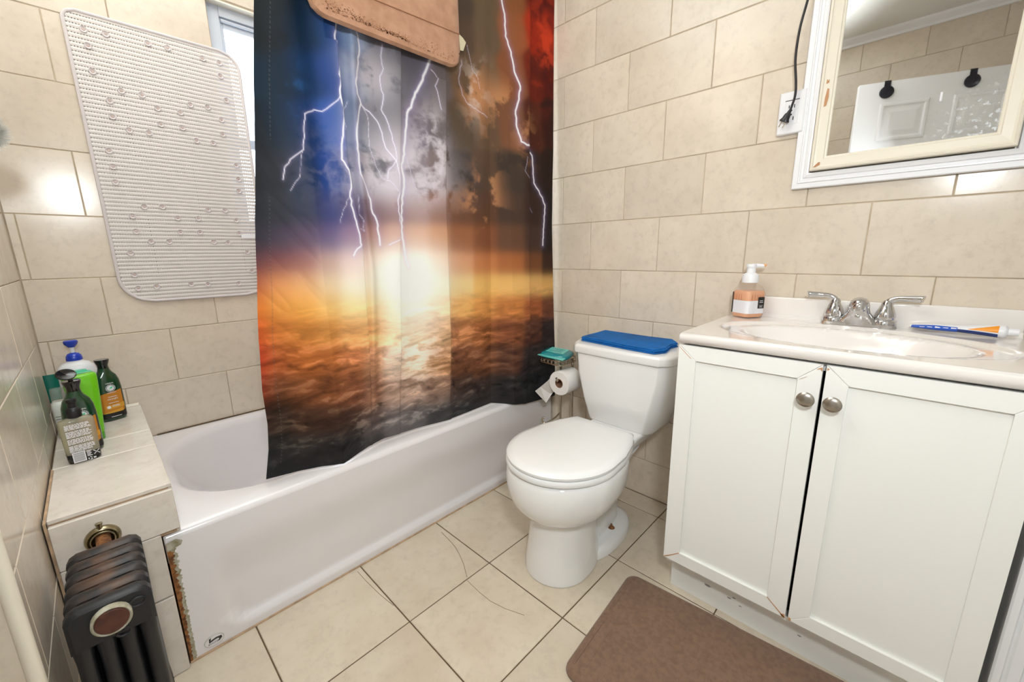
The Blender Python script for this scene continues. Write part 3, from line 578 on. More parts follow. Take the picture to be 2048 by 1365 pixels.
w = np.clip((2.02 - zg) / 1.62, 0, 1) ** 1.4
yt = 0.328 - 0.018 * np.clip((xg - 0.8) / 0.25, 0, 1)
yg = yt * (1 - w) + ip(xg, BXY) * w
def pleat(tab, A, wl_, wr_):
    xf = ip(zg, tab); d = xg - xf
    return -A * np.where(d < 0, np.exp(-(d / wl_) ** 2), np.exp(-(d / wr_) ** 2))
env = np.clip((zg - 0.42) / 0.30, 0.12, 1)
dy = pleat([(0.4, .108), (1.07, .115), (1.31, .088), (1.72, .083), (2.02, .085)], 0.034, 0.050, 0.008) * env
dy += pleat([(0.37, .118), (0.98, .150), (1.35, .128), (2.02, .150)], 0.018, 0.012, 0.020) * env
dy += pleat([(0.4, .225), (0.95, .246), (1.3, .266), (1.8, .298), (2.02, .31)], 0.026, 0.045, 0.006) * env
dy += pleat([(0.4, .445), (0.75, .440), (1.2, .437), (1.66, .458), (2.02, .47)], 0.028, 0.080, 0.006) * env
dy += pleat([(0.4, .64), (1.2, .63), (2.02, .66)], 0.006, 0.06, 0.03) * env
dy += pleat([(0.42, .825), (0.62, .835), (1.2, .850), (2.02, .875)], 0.028, 0.085, 0.007) * env
dy += -0.010 * np.sin((xg + 0.05 * zg) * 38) * np.exp(-((xg - 0.0) / 0.09) ** 2) * np.clip((zg - 0.9) / 0.5, 0, 1)
# slanting slack on the left panel and crumples by the hem on the right
dy += 0.016 * (fbm(xg * 7 + zg * 5 + 4, zg * 2.2 - xg * 2, 3, True) - 0.6) * np.exp(-((xg + 0.09) / 0.12) ** 2) * np.exp(-((zg - 1.0) / 0.42) ** 2)
dy += 0.004 * np.sin((xg * 0.9 + zg * 0.75) * 30) * np.exp(-((xg + 0.11) / 0.10) ** 2) * np.exp(-((zg - 0.95) / 0.35) ** 2)
dy += 0.012 * (fbm(xg * 9 + 3, (zg + 0.6 * xg) * 9, 4, True) - 0.6) * np.exp(-((xg - 0.86) / 0.16) ** 2) * np.exp(-((zg - 0.47) / 0.10) ** 2)
dy += 0.010 * (fbm(xg * 10 + 8, (zg - 0.5 * xg) * 16, 4, True) - 0.6) * np.exp(-((xg + 0.02) / 0.10) ** 2) * np.exp(-((zg - 0.44) / 0.05) ** 2)
dy += 0.0035 * (fbm(xg * 7, zg * 4 + 2, 4) - 0.5)
yg = yg + dy
# keep the cloth outside the rim edge where it hangs over the front, clear of the rug
over = (xg > 0.76) & (zg < ZT + 0.01); yg = np.where(over, np.minimum(yg, YT - 0.006), yg)
under = (xg <= 0.70) & (zg < ZT + 0.02); yg = np.where(under, np.maximum(yg, YT + 0.012), yg)
rugz = (xg > -0.02) & (xg < 0.52) & (zg > 1.62); yg = np.where(rugz, np.maximum(yg, 0.312), yg)
# ---- the print, in metres on the cloth
P = np.array(CTRL, float); cxy = P[:, :2] / 1000.0; cc = (P[:, 2:] / 255.0); cc = np.where(cc <= 0.04045, cc / 12.92, ((cc + 0.055) / 1.055) ** 2.4)
X_, Z_ = xg.ravel(), zg.ravel(); colr = np.zeros((X_.size, 3))
for a in range(0, X_.size, 20000):
    b = slice(a, a + 20000)
    d2 = ((X_[b, None] - cxy[None, :, 0]) / 0.027) ** 2 + ((Z_[b, None] - cxy[None, :, 1]) / 0.030) ** 2
    wgt = np.exp(-0.5 * d2) + 1e-9 / (d2 + 0.1); colr[b] = (wgt @ cc) / wgt.sum(1, keepdims=True)
G2 = lambda cx, cz, sx, sz: np.exp(-((X_ - cx) / sx) ** 2 - ((Z_ - cz) / sz) ** 2)
mixc = lambda m, c: colr * (1 - m[:, None]) + m[:, None] * np.array(srgb(*c)[:3])
sst = lambda t, a, b: np.clip((t - a) / (b - a), 0, 1) ** 2 * (3 - 2 * np.clip((t - a) / (b - a), 0, 1))
# storm clouds: grey-white in the middle, brown to the right, blue on the left
n1 = fbm(X_ * 13 + 0.3 * fbm(X_ * 20, Z_ * 20), Z_ * 13, 6); n2 = fbm(X_ * 11 + 40, Z_ * 12 + 9, 6); n3 = fbm(X_ * 9 + 80, Z_ * 8 + 3, 6)
mid = np.clip(G2(0.30, 1.34, 0.17, 0.10) + 0.8 * G2(0.40, 1.42, 0.05, 0.10) + 0.75 * G2(0.20, 1.58, 0.07, 0.07) + 0.6 * G2(0.25, 1.27, 0.2, 0.06), 0, 1)
bl = 1 - fbm(X_ * 11 + 2 + 0.5 * n1, Z_ * 12 + 0.5 * n2, 6, True); bl = 1 - np.abs(bl * 2 - 0.75)
colr = mixc(0.9 * mid * sst(n1 * 0.7 + bl * 0.3, 0.38, 0.62), (214, 204, 212)); colr = mixc(0.6 * mid * sst(-n1, -0.44, -0.32) * 0.05, (66, 64, 72))
brn = np.clip(G2(0.66, 1.30, 0.06, 0.16) + 0.9 * G2(0.60, 1.62, 0.06, 0.10) + G2(0.74, 1.62, 0.10, 0.07) + 0.8 * G2(0.86, 1.50, 0.06, 0.08) + 0.8 * G2(0.60, 1.24, 0.10, 0.05), 0, 1)
colr = mixc(0.8 * brn * sst(n2, 0.46, 0.60), (204, 142, 96))
colr = mixc(0.55 * G2(0.61, 1.63, 0.06, 0.10) * sst(n1, 0.5, 0.62), (214, 196, 184))
colr = mixc(0.50 * G2(0.58, 1.30, 0.07, 0.07) * sst(-n2, -0.56, -0.40), (46, 40, 38))
blu = np.clip(G2(-0.03, 1.40, 0.03, 0.12) + 0.9 * G2(-0.11, 1.54, 0.05, 0.04) + 0.8 * G2(0.02, 1.32, 0.05, 0.08), 0, 1)
colr = mixc(0.75 * blu * sst(n3, 0.50, 0.66), (48, 110, 180))
red = G2(0.99, 1.90, 0.10, 0.17); colr = mixc(0.75 * red * sst(n1, 0.42, 0.62), (226, 70, 34)); colr = mixc(0.6 * red * sst(-n1, -0.42, -0.3), (60, 14, 10))
# sea of cloud below the sun
sea = (0.25 * sst(-Z_, -0.93, -0.87) + 0.75 * sst(-Z_, -0.88, -0.70)) * sst(Z_, 0.36, 0.46)
pers = 1.0 + 1.6 * np.clip((Z_ - 0.4) / 0.5, 0, 1)
wq = fbm(X_ * 14, Z_ * 22, 4); sn = fbm(X_ * 17 + 5 + 1.6 * wq, Z_ * 28 * pers ** 0.45 + 1.6 * wq, 6); sr = fbm(X_ * 5 + 9, Z_ * 15 + 1.5 * X_ + 0.5 * wq, 5, True)
colr = colr * (1 + (sea * 1.9 * (sn - 0.45))[:, None])
colr = colr * (1 - (0.62 * sea * sst(sr, 0.84, 0.95) * sst(-Z_, -0.70, -0.58))[:, None])
colr = colr + (sea * sst(sn, 0.58, 0.74) * 0.16 * np.exp(-((X_ - 0.25) / 0.35) ** 2))[:, None] * np.array([1.0, 0.72, 0.45])
# lightning: jagged bright cores with a violet glow
rj = np.random.RandomState(5)
glow = np.zeros(X_.size); core = np.zeros(X_.size)
for pts, wd, br in BOLTS:
    q = []
    for (a, b) in zip(pts[:-1], pts[1:]):
        a, b = np.array(a), np.array(b); n = max(2, int(np.linalg.norm(b - a) / 0.011))
        for k in range(n):
            t = k / n; q.append(a + (b - a) * t + (rj.normal(0, 0.0014, 2) if k else 0))
    q.append(np.array(pts[-1])); q = np.array(q); m_ = len(q)
    bb = (X_ > q[:, 0].min() - 0.03) & (X_ < q[:, 0].max() + 0.03) & (Z_ > q[:, 1].min() - 0.03) & (Z_ < q[:, 1].max() + 0.03)
    idx = np.where(bb)[0]; px, pz = X_[idx], Z_[idx]; best = np.full(idx.size, 9.0); wloc = np.ones(idx.size)
    for k in range(m_ - 1):
        a, b = q[k], q[k + 1]; d = b - a; L2 = d @ d + 1e-12
        t = np.clip(((px - a[0]) * d[0] + (pz - a[1]) * d[1]) / L2, 0, 1)
        dist = np.hypot(px - a[0] - t * d[0], pz - a[1] - t * d[1]); best = np.minimum(best, dist)
    core[idx] = np.maximum(core[idx], br * np.clip(1.2 - best / (wd * 0.82), 0, 1)); glow[idx] = np.maximum(glow[idx], 0.5 * br * np.exp(-best / (wd * 1.7)))
sun = 1.15 * G2(0.285, 0.965, 0.145, 0.095) + 0.35 * G2(0.22, 1.02, 0.22, 0.07) + 0.75 * G2(0.31, 0.82, 0.105, 0.11) * (0.45 + sn) + 0.7 * G2(0.31, 0.68, 0.085, 0.10) * sst(sn, 0.40, 0.58)
colr = mixc(np.clip(0.85 * sun, 0, 0.95), (255, 250, 240))
colr = mixc(np.clip(glow * 0.75, 0, 1), (196, 178, 232)); colr = mixc(np.clip(core, 0, 1), (250, 248, 255))
# hem seam with its running stitch
seam = np.abs(X_ - (np.interp(Z_, [a for a, b in LEFT], [b for a, b in LEFT]) + 0.034)) < 0.0010
colr = np.where((seam & (np.mod(Z_, 0.011) < 0.006))[:, None], colr * 0.75 + 0.045, np.where(seam[:, None], colr * 0.8, colr))
low = (sst(-Z_, -0.56, -0.42) * 0.6)[:, None]; gy_ = colr.mean(1, keepdims=True); colr = colr * (1 - low) + low * gy_ * np.array([0.96, 1.0, 1.06]); lum = colr.mean(1, keepdims=True); colr = np.clip(colr * (0.80 + 0.24 * np.clip(lum / 0.35, 0, 1)), 0.004, 0.94)
me = bpy.data.meshes.new('shower_curtain')
nv = X_.size; me.vertices.add(nv); me.vertices.foreach_set('co', np.stack([X_, yg.ravel(), Z_], 1).astype(np.float32).ravel())
ii, jj = np.meshgrid(np.arange(NXC), np.arange(NZC)); k0 = (jj * (NXC + 1) + ii).ravel()
quads = np.stack([k0, k0 + NXC + 1, k0 + NXC + 2, k0 + 1], 1).astype(np.int32)
nf = len(quads); me.loops.add(nf * 4); me.loops.foreach_set('vertex_index', quads.ravel()); me.polygons.add(nf)
me.polygons.foreach_set('loop_start', np.arange(0, nf * 4, 4, dtype=np.int32)); me.update(calc_edges=True)
ca = me.color_attributes.new('print', 'FLOAT_COLOR', 'POINT'); ca.data.foreach_set('color', np.concatenate([colr, np.ones((nv, 1))], 1).astype(np.float32).ravel())
me.shade_smooth(); me.materials.append(MATS['curtain_print'])
curtain = bpy.data.objects.new('shower_curtain', me); COL.objects.link(curtain)
tag(curtain, 'fabric shower curtain printed with lightning bolts, storm clouds and a glowing sunset', 'curtain')
rod = thing('curtain_rod', 'chrome shower curtain rod above the printed curtain', 'rod', (0.2, 0.33, 2.160))
MB().tube([(XL + 0.004, 0.33, 2.160), (XR - 0.004, 0.33, 2.160)], 0.0125, 16).build('pole', 'chrome', rod)
for x, s in ((XL + 0.001, 1), (XR - 0.001, -1)):
    MB().lathe((x, 0.33, 2.160), [(0.03, 0), (0.028, 0.012 * s), (0.014, 0.02 * s)], 20, 'x').build('flange', 'chrome', rod)
for k in range(12):
    x = -0.04 + k * 0.096
    if -0.02 < x < 0.52: continue
    MB().tube([(x, 0.33 + 0.018 * math.cos(q), 2.147 + 0.028 * math.sin(q)) for q in [2 * math.pi * i / 18 for i in range(18)]], 0.0016, 6, closed=True).build('ring', 'chrome', rod)

# ---- tan foam rug thrown over the rod
RGX0, RGX1 = 0.003, 0.503
rug = thing('hanging_rug', 'tan foam bath rug with a dirty edge hung over the curtain rod', 'rug', (0.25, 0.29, 1.65))
def rug_profile(off, zl):
    f = [(0.292 - off, zl), (0.292 - off, 1.70), (0.292 - off, 2.06)]
    arc = [(0.33 - (0.038 + off) * math.cos(q), 2.145 + (0.038 + off) * math.sin(q)) for q in [math.pi * k / 8 for k in range(9)]]
    return f + arc + [(0.368 + off, 2.06), (0.368 + off, 1.90)]
nc = 32; cols = []
for i in range(nc + 1):
    x = RGX0 + (RGX1 - RGX0) * i / nc
    e0, e1 = x - RGX0, RGX1 - x; rc = 0.052
    zl = 1.652
    for e in (e0, e1):
        if e < rc: zl = max(zl, 1.652 + rc - math.sqrt(max(rc * rc - (rc - e) ** 2, 0)))
    edge = min(e0, e1); th = 0.007 + 0.011 * min(1, (edge / 0.008 + 0.001)) ** 0.5
    outer = rug_profile(th, zl + 0.006); inner = rug_profile(0.0, zl + 0.004)
    mid_ = (0.292 - th * 0.5, zl)
    loop = outer + [(b, c) for b, c in inner[::-1]] + [mid_]
    cols.append([(x, b, c) for b, c in loop])
MB().loft(cols).build('pad', 'tan_rug', rug, smooth=50)
yS = 0.292 - 0.018 - 0.0006
MB().tube([(RGX0 + 0.012, yS, 1.738), (0.25, yS, 1.747), (RGX1 - 0.008, yS, 1.757)], 0.0014, 6).build('stitched_seam', 'rug_dirt', rug)
mbd = MB(); rd = random.Random(9)
for k in range(700):
    t = rd.random(); x = 0.05 + 0.24 * t + rd.gauss(0, 0.008) if k < 560 else rd.uniform(0.28, 0.47)
    z = 1.672 + abs(rd.gauss(0, 0.008)) * (1.6 - t) if k < 560 else 1.668 + rd.random() ** 2 * 0.03
    r_ = rd.uniform(0.0006, 0.0024); n_ = 6; q0 = rd.random() * 6
    mbd.add([(x + r_ * rd.uniform(.5, 1.3) * math.cos(q0 + q), yS + 0.0002, z + r_ * 0.8 * rd.uniform(.5, 1.3) * math.sin(q0 + q)) for q in [2 * math.pi * i / n_ for i in range(n_)]], [tuple(range(n_))])
mbd.build('dirt_smudge', 'rug_dirt', rug, smooth=0)['kind'] = 'stuff'
MB().loft([[(0.500, 0.283 + t, 1.764), (0.517, 0.283 + t, 1.757), (0.530, 0.283 + t, 1.747), (0.517, 0.283 + t, 1.718), (0.504, 0.283 + t, 1.716)] for t in (0, 0.001)]).build('care_tag', 'cloth_tag', rug, smooth=0)

# ------------------------------------------------------------------ ribbed bath mat stuck to the window wall
CUPS = [(-0.376,1.756),(-0.325,1.759),(-0.221,1.765),(-0.168,1.767),(-0.068,1.763),(-0.017,1.763),(-0.373,1.711),(-0.375,1.637),(-0.02,1.717),(-0.314,1.595),(-0.262,1.595),(-0.348,1.557),(-0.349,1.509),(-0.226,1.561),(-0.163,1.561),(-0.129,1.594),(-0.077,1.597),(-0.012,1.636),(-0.038,1.562),(-0.313,1.474),(-0.262,1.475),(-0.225,1.51),(-0.164,1.51),(-0.041,1.51),(-0.128,1.473),(-0.077,1.473),(-0.375,1.399),(-0.373,1.35),(-0.375,1.3),(-0.011,1.402),(-0.01,1.35),(-0.015,1.305),(-0.313,1.224),(-0.263,1.228),(-0.127,1.227),(-0.072,1.227),(-0.349,1.191),(-0.225,1.19),(-0.163,1.192),(-0.039,1.191),(-0.348,1.139),(-0.224,1.14),(-0.165,1.141),(-0.036,1.14),(-0.313,1.105),(-0.262,1.105),(-0.126,1.105),(-0.079,1.103),(-0.374,1.064),(-0.017,1.066),(-0.375,0.989),(-0.01,0.989),(-0.322,0.944),(-0.373,0.941),(-0.22,0.946),(-0.168,0.943),(-0.064,0.94)]
MX0, MX1, MZ0, MZ1 = -0.418, 0.046, 0.893, 1.806
ym = YB - 0.0075
bmat = thing('bath_mat', 'grey-white ribbed vinyl bath mat with suction cups hung beside the window', 'bath mat', (-0.19, ym, MZ0))
def mat_x(z):
    lo, hi = MX0, MX1
    for zz, rl, rh in ((MZ0, 0.085, 0.085), (MZ1, 0.03, 0.06)):
        e = abs(z - zz)
        if e < rl: lo = max(lo, MX0 + rl - math.sqrt(max(rl * rl - (rl - e) ** 2, 0)))
        if e < rh: hi = min(hi, MX1 - rh + math.sqrt(max(rh * rh - (rh - e) ** 2, 0)))
    return lo, hi
oz = MZ0   # thing's origin: object-space z runs from 0
rows_z = []
nzr = int((MZ1 - MZ0) / MATP * 6); v = []; f = []
for j in range(nzr + 1):
    z = MZ0 + (MZ1 - MZ0) * j / nzr; lo, hi = mat_x(z); ph = ((z - oz) / MATP) % 1.0
    d = 0.0014 * (0.5 + 0.5 * math.cos(2 * math.pi * ph))
    for i in range(9): v.append((lo + (hi - lo) * i / 8, ym - d, z))
for j in range(nzr):
    for i in range(8): f.append((j * 9 + i, j * 9 + i + 1, j * 9 + i + 10, j * 9 + i + 9))
MB().add(v, f).build('ribbed_sheet', 'ribbed_vinyl', bmat, smooth=60, fix=False)
outl = [(mat_x(z)[0], z) for z in np.linspace(MZ0, MZ1, 120)] + [(mat_x(z)[1], z) for z in np.linspace(MZ1, MZ0, 120)]
ol = []
for p_ in outl:
    if not ol or math.hypot(p_[0] - ol[-1][0], p_[1] - ol[-1][1]) > 0.004: ol.append(p_)
MB().tube([(a, ym, b) for a, b in ol], 0.0052, 8, closed=True, flat=1.0).build('rim', 'vinyl_rim', bmat)
cupm = MB().lathe((0, 0, 0), [(0.0, 0.004), (0.004, 0.0005), (0.0075, -0.0015), (0.0088, -0.0025), (0.0092, -0.0015), (0.0070, 0.002)], 16, 'y').build('suction_cup', 'vinyl_rim', bmat)
dot = MB().lathe((0, 0, 0), [(0.0, -0.0008), (0.0038, -0.0006), (0.0044, 0.0006)], 10, 'y').build('cup_center', 'cup_pink', cupm)
o0 = org(bmat)
cupm.data.transform(Matrix.Translation(o0)); dot.data.transform(Matrix.Translation(o0))
for k, (a, b) in enumerate(CUPS):
    c = cupm if k == 0 else cupm.copy(); e = dot if k == 0 else dot.copy()
    if k: COL.objects.link(c); COL.objects.link(e)
    c.parent = bmat; c.location = (a - o0.x, ym - 0.003 - o0.y, b - o0.z); e.parent = c
# ------------------------------------------------------------------ toilet
TYC = -0.172
wc = thing('toilet', 'white two-piece toilet with closed round lid between tub and vanity', 'toilet', (0.60, TYC, 0))
def egg(xf, xb, hw, z, xc=None, n=48, e=2.0, eb=2.6):
    xc = xc if xc is not None else xf + hw; out = []
    for k in range(n):
        q = 2 * math.pi * k / n; c, s = math.cos(q), math.sin(q)
        if c < 0: x = xc - (xc - xf) * abs(c) ** (2 / e); y = hw * math.copysign(abs(s) ** (2 / e), s)
        else: x = xc + (xb - xc) * abs(c) ** (2 / eb); y = hw * math.copysign(abs(s) ** (2 / eb), s)
        out.append((x, TYC + y, z))
    return out
body = MB()
body.loft([egg(0.366, 0.640, 0.110, 0.002, 0.475), egg(0.367, 0.640, 0.109, 0.03, 0.475), egg(0.376, 0.638, 0.101, 0.10, 0.478), egg(0.388, 0.640, 0.094, 0.18, 0.482), egg(0.389, 0.650, 0.095, 0.212, 0.485),
           egg(0.372, 0.680, 0.112, 0.218, 0.49), egg(0.342, 0.70, 0.142, 0.236, 0.495), egg(0.320, 0.718, 0.165, 0.264, 0.50), egg(0.308, 0.73, 0.178, 0.298, 0.505), egg(0.305, 0.735, 0.182, 0.335, 0.505), egg(0.308, 0.735, 0.182, 0.366, 0.505), egg(0.314, 0.735, 0.178, 0.381, 0.505), egg(0.33, 0.72, 0.16, 0.386, 0.505)])
body.build('bowl', 'porcelain', wc, smooth=75)
foot = MB().loft([egg(0.50, 0.865, 0.112, 0.002, 0.66), egg(0.50, 0.865, 0.111, 0.022, 0.66), egg(0.50, 0.858, 0.104, 0.034, 0.66), egg(0.50, 0.84, 0.085, 0.040, 0.66)])
foot.build('foot', 'porcelain', wc, smooth=60)
MB().loft([egg(0.54, 0.83, 0.060, 0.03, 0.66), egg(0.54, 0.83, 0.056, 0.12, 0.66), egg(0.56, 0.86, 0.070, 0.24, 0.68), egg(0.58, 0.93, 0.105, 0.33, 0.72)]).build('trapway', 'porcelain', wc, smooth=75)
dk = lambda z, i, w0, w1: [(0.66, TYC - w0 + i, z), (0.75, TYC - w1 + i, z), (0.80, TYC - w1 * 0.93 + i, z), (0.985 - i, TYC - w1 * 0.93 + i, z), (0.985 - i, TYC + w1 * 0.93 - i, z), (0.80, TYC + w1 * 0.93 - i, z), (0.75, TYC + w1 - i, z), (0.66, TYC + w0 - i, z)]
MB().loft([dk(0.325, 0.02, 0.12, 0.105), dk(0.350, 0.004, 0.13, 0.118), dk(0.378, 0.0, 0.132, 0.120), dk(0.386, 0.006, 0.130, 0.118)]).build('deck', 'porcelain', wc, smooth=30, bevel=0.003)
# seat and lid
def lidring(x0, xh, hw, hh, z, xc=0.505, n=40):
    pts = []
    for k in range(n + 1):
        q = math.radians(90 + 180 * k / n); pts.append((xc + (xc - x0) * math.cos(q), TYC + hw * math.sin(q), z))
    for t in (0.35, 0.7, 0.92, 1.0):
        x = xc + (xh - xc) * t; pts.append((x, TYC - (hw - (hw - hh) * t ** 2.2), z))
    for t in (1.0, 0.92, 0.7, 0.35):
        x = xc + (xh - xc) * t; pts.append((x, TYC + (hw - (hw - hh) * t ** 2.2), z))
    return pts
MB().loft([lidring(0.320, 0.735, 0.170, 0.112, 0.3865), lidring(0.308, 0.742, 0.183, 0.120, 0.389), lidring(0.305, 0.745, 0.186, 0.123, 0.398), lidring(0.309, 0.742, 0.182, 0.120, 0.4065), lidring(0.315, 0.737, 0.176, 0.115, 0.4075)]).build('seat', 'seat_plastic', wc, smooth=50)
MB().loft([lidring(0.316, 0.740, 0.176, 0.114, 0.4085), lidring(0.310, 0.745, 0.182, 0.119, 0.4105), lidring(0.309, 0.746, 0.183, 0.120, 0.418), lidring(0.315, 0.742, 0.177, 0.116, 0.4245), lidring(0.335, 0.730, 0.160, 0.104, 0.4285), lidring(0.40, 0.69, 0.10, 0.07, 0.4300)]).build('lid', 'seat_plastic', wc, smooth=50)
for s in (-1, 1):
    MB().box(0.742, 0.768, TYC + s * 0.075 - 0.018, TYC + s * 0.075 + 0.018, 0.386, 0.408).build('hinge', 'seat_plastic', wc, bevel=0.004)
def tank(xf, hw, ff, ch, z, xb=1.030):
    return [(xb, TYC - hw, z), (xf + ch, TYC - hw, z), (xf + ch * 0.35, TYC - hw + (hw - ff) * 0.45, z), (xf, TYC - ff, z), (xf - 0.004, TYC, z), (xf, TYC + ff, z), (xf + ch * 0.35, TYC + hw - (hw - ff) * 0.45, z), (xf + ch, TYC + hw, z), (xb, TYC + hw, z)]
MB().loft([tank(0.865, 0.10, 0.085, 0.03, 0.372), tank(0.838, 0.128, 0.105, 0.035, 0.378), tank(0.826, 0.138, 0.115, 0.045, 0.395), tank(0.814, 0.165, 0.135, 0.055, 0.48), tank(0.808, 0.192, 0.157, 0.062, 0.58), tank(0.807, 0.202, 0.164, 0.064, 0.66)]).build('tank', 'porcelain', wc, smooth=40, bevel=0.006, seg=3)
MB().loft([tank(0.800, 0.209, 0.168, 0.066, 0.660, 1.034), tank(0.796, 0.213, 0.171, 0.067, 0.664, 1.036), tank(0.796, 0.213, 0.171, 0.067, 0.687, 1.036), tank(0.802, 0.207, 0.166, 0.066, 0.695, 1.034), tank(0.83, 0.18, 0.14, 0.06, 0.6975, 1.02)]).build('tank_lid', 'porcelain', wc, smooth=40, bevel=0.003)
for s in (-1, 1):
    b = MB().lathe((0.716, TYC + s * 0.066, 0.037), [(0.014, 0.0), (0.012, 0.004), (0.005, 0.006), (0.0035, 0.007), (0.0035, 0.018), (0, 0.018)], 14).build('floor_bolt', 'rust', wc)
# folded blue cloth on the tank
cl = MB()
def cloth(z, dz, i):
    P_ = []
    base = [(0.818, -0.316), (0.860, -0.338), (0.940, -0.322), (0.985, -0.330), (1.020, -0.296), (1.024, -0.20), (1.024, -0.09), (1.022, 0.006), (0.94, 0.004), (0.900, 0.014), (0.846, 0.006), (0.834, -0.10), (0.822, -0.20)]
    c = Vector((0.93, -0.155))
    for k, (x, y) in enumerate(base):
        d = (Vector((x, y)) - c); d *= (1 - i / d.length); P_.append((c.x + d.x, c.y + d.y, z + dz * math.sin(k * 1.9)))
    return P_
for k in range(4):
    z = 0.6982 + k * 0.0043
    cl.loft([cloth(z, 0.0003, 0.004 + 0.002 * (k % 2)), cloth(z + 0.0015, 0.0004, 0.004 * (k % 2)), cloth(z + 0.0032, 0.0007, 0.004 * (k % 2) + 0.0005), cloth(z + 0.0043, 0.0007 * k, 0.005)])
tag(cl.build('folded_cloth', 'blue_cloth', None, smooth=50), 'bright blue microfibre cloth folded flat on the toilet tank lid', 'cloth')

# ------------------------------------------------------------------ toilet paper stand, roll and wipes
st = thing('paper_stand', 'slim chrome toilet-paper stand with wire basket beside the tank', 'stand', (0.95, 0.15, 0))
MB().lathe((0.95, 0.15, 0.001), [(0.080, 0.0), (0.080, 0.008), (0.072, 0.014), (0, 0.016)], 28).build('base', 'steel', st)
for y in (0.118, 0.183):
    MB().tube([(0.95, y, 0.012), (0.95, y, 0.585)], 0.005, 10).build('pole', 'steel', st)
MB().tube(smooth_path([(0.95, 0.118, 0.53), (0.947, 0.113, 0.5065), (0.93, 0.111, 0.505), (0.84, 0.111, 0.508), (0.828, 0.111, 0.514), (0.824, 0.111, 0.524)]), 0.0048, 10).build('roll_arm', 'steel', st)
MB().tube(smooth_path([(0.95, 0.183, 0.31), (0.93, 0.20, 0.285), (0.91, 0.225, 0.262), (0.90, 0.243, 0.256), (0.895, 0.250, 0.268), (0.897, 0.246, 0.282), (0.902, 0.238, 0.284)]), 0.0042, 10).build('reserve_hook', 'steel', st)
bz0, bz1 = 0.572, 0.590; bx0, bx1, by0, by1 = 0.845, 0.965, 0.105, 0.225
for z in (bz0, bz1):
    MB().tube([(a, b, z) for a, b, _ in rr(bx0, bx1, by0, by1, 0, 0.018, 5)], 0.0022, 7, closed=True).build('basket_ring', 'steel', st)
for k in range(7):
    x = bx0 + 0.006 + k * (bx1 - bx0 - 0.012) / 6
    MB().tube([(x, by0 + 0.003, bz0), (x, by1 - 0.003, bz0)], 0.0014, 6).build('basket_wire', 'steel', st)
def loop(cx_, cy_, ux, uy): return MB().tube([(cx_ + 0.0085 * math.cos(q) * ux, cy_ + 0.0085 * math.cos(q) * uy, (bz0 + bz1) / 2 + 0.0085 * math.sin(q)) for q in [2 * math.pi * k / 14 for k in range(14)]], 0.0013, 5, closed=True)
for k in range(5): loop(bx0 + 0.02 + k * 0.020, by0, 1, 0).build('basket_scroll', 'steel', st); loop(bx0, by0 + 0.02 + k * 0.020, 0, 1).build('basket_scroll', 'steel', st)
# roll
RLX0, RLX1, RLY, RLZ = 0.842, 0.938, 0.111, 0.4955
roll = thing('toilet_roll', 'white toilet paper roll with loose torn end hanging on the stand', 'toilet roll', (0.89, RLY, RLZ))
ro, ri = 0.053, 0.0195; n = 40
def cir(x, r): return [(x, RLY + r * math.cos(2 * math.pi * k / n), RLZ + r * math.sin(2 * math.pi * k / n)) for k in range(n)]
MB().loft([cir(RLX0, ri + 0.001), cir(RLX0, ro - 0.001), cir(RLX0 + 0.002, ro), cir(RLX1 - 0.002, ro), cir(RLX1, ro - 0.001), cir(RLX1, ri + 0.001)], False, False).build('paper', 'paper', roll, smooth=50)
MB().loft([cir(RLX0, ri + 0.001), cir(RLX0 - 0.001, ri - 0.001), cir(RLX1 + 0.001, ri - 0.001), cir(RLX1, ri + 0.001)], False, False).build('core', 'cardboard', roll, smooth=50)
sheet = [(0.905, 0.164, 0.505), (0.846, 0.164, 0.505), (0.846, 0.180, 0.488), (0.850, 0.222, 0.452), (0.853, 0.256, 0.424), (0.862, 0.236, 0.402), (0.872, 0.206, 0.375), (0.885, 0.182, 0.420), (0.905, 0.166, 0.455)]
MB().loft([sheet, [(x + 0.0006, y + 0.0006, z + 0.0004) for x, y, z in sheet]]).build('loose_sheet', 'paper', roll, smooth=0)
# packet of wipes in the basket
pk = thing('wipes_packet', 'teal plastic packet of wipes lying in the wire basket', 'packet', (0.90, 0.165, 0.592))
pc = Vector((0.902, 0.168, 0.603)); pa = math.radians(14)
U = Vector((math.cos(pa), math.sin(pa), 0.05)); V = Vector((-math.sin(pa), math.cos(pa), 0.06)); W = Vector((0, 0, 1))
pp = lambda a, b, c: tuple(pc + U * a + V * b + W * c)
pr_ = lambda s, c, e=4.5: [pp(0.058 * s * math.copysign(abs(math.cos(q)) ** (2 / e), math.cos(q)), 0.066 * s * math.copysign(abs(math.sin(q)) ** (2 / e), math.sin(q)), c) for q in [2 * math.pi * k / 32 for k in range(32)]]
MB().loft([pr_(0.80, -0.010), pr_(0.97, -0.004), pr_(1.0, 0.004), pr_(0.92, 0.013), pr_(0.6, 0.017)]).build('pouch', 'packet_teal', pk, smooth=60)
MB().loft([[pp(a, b, c + t) for a, b, c in [(-0.078, -0.060, 0.004), (-0.052, -0.062, 0.006), (-0.052, 0.062, 0.006), (-0.080, 0.058, 0.010)]] for t in (0, 0.0015)]).build('crimped_end', 'packet_mint', pk, smooth=0)
lb = MB().loft([[pp(a, b, c + t) for a, b, c in [(-0.030, -0.040, 0.0165), (0.040, -0.040, 0.0165), (0.040, 0.042, 0.0165), (-0.030, 0.042, 0.0165)]] for t in (0, 0.0012)]).build('flap_label', 'packet_mint', pk, smooth=0)
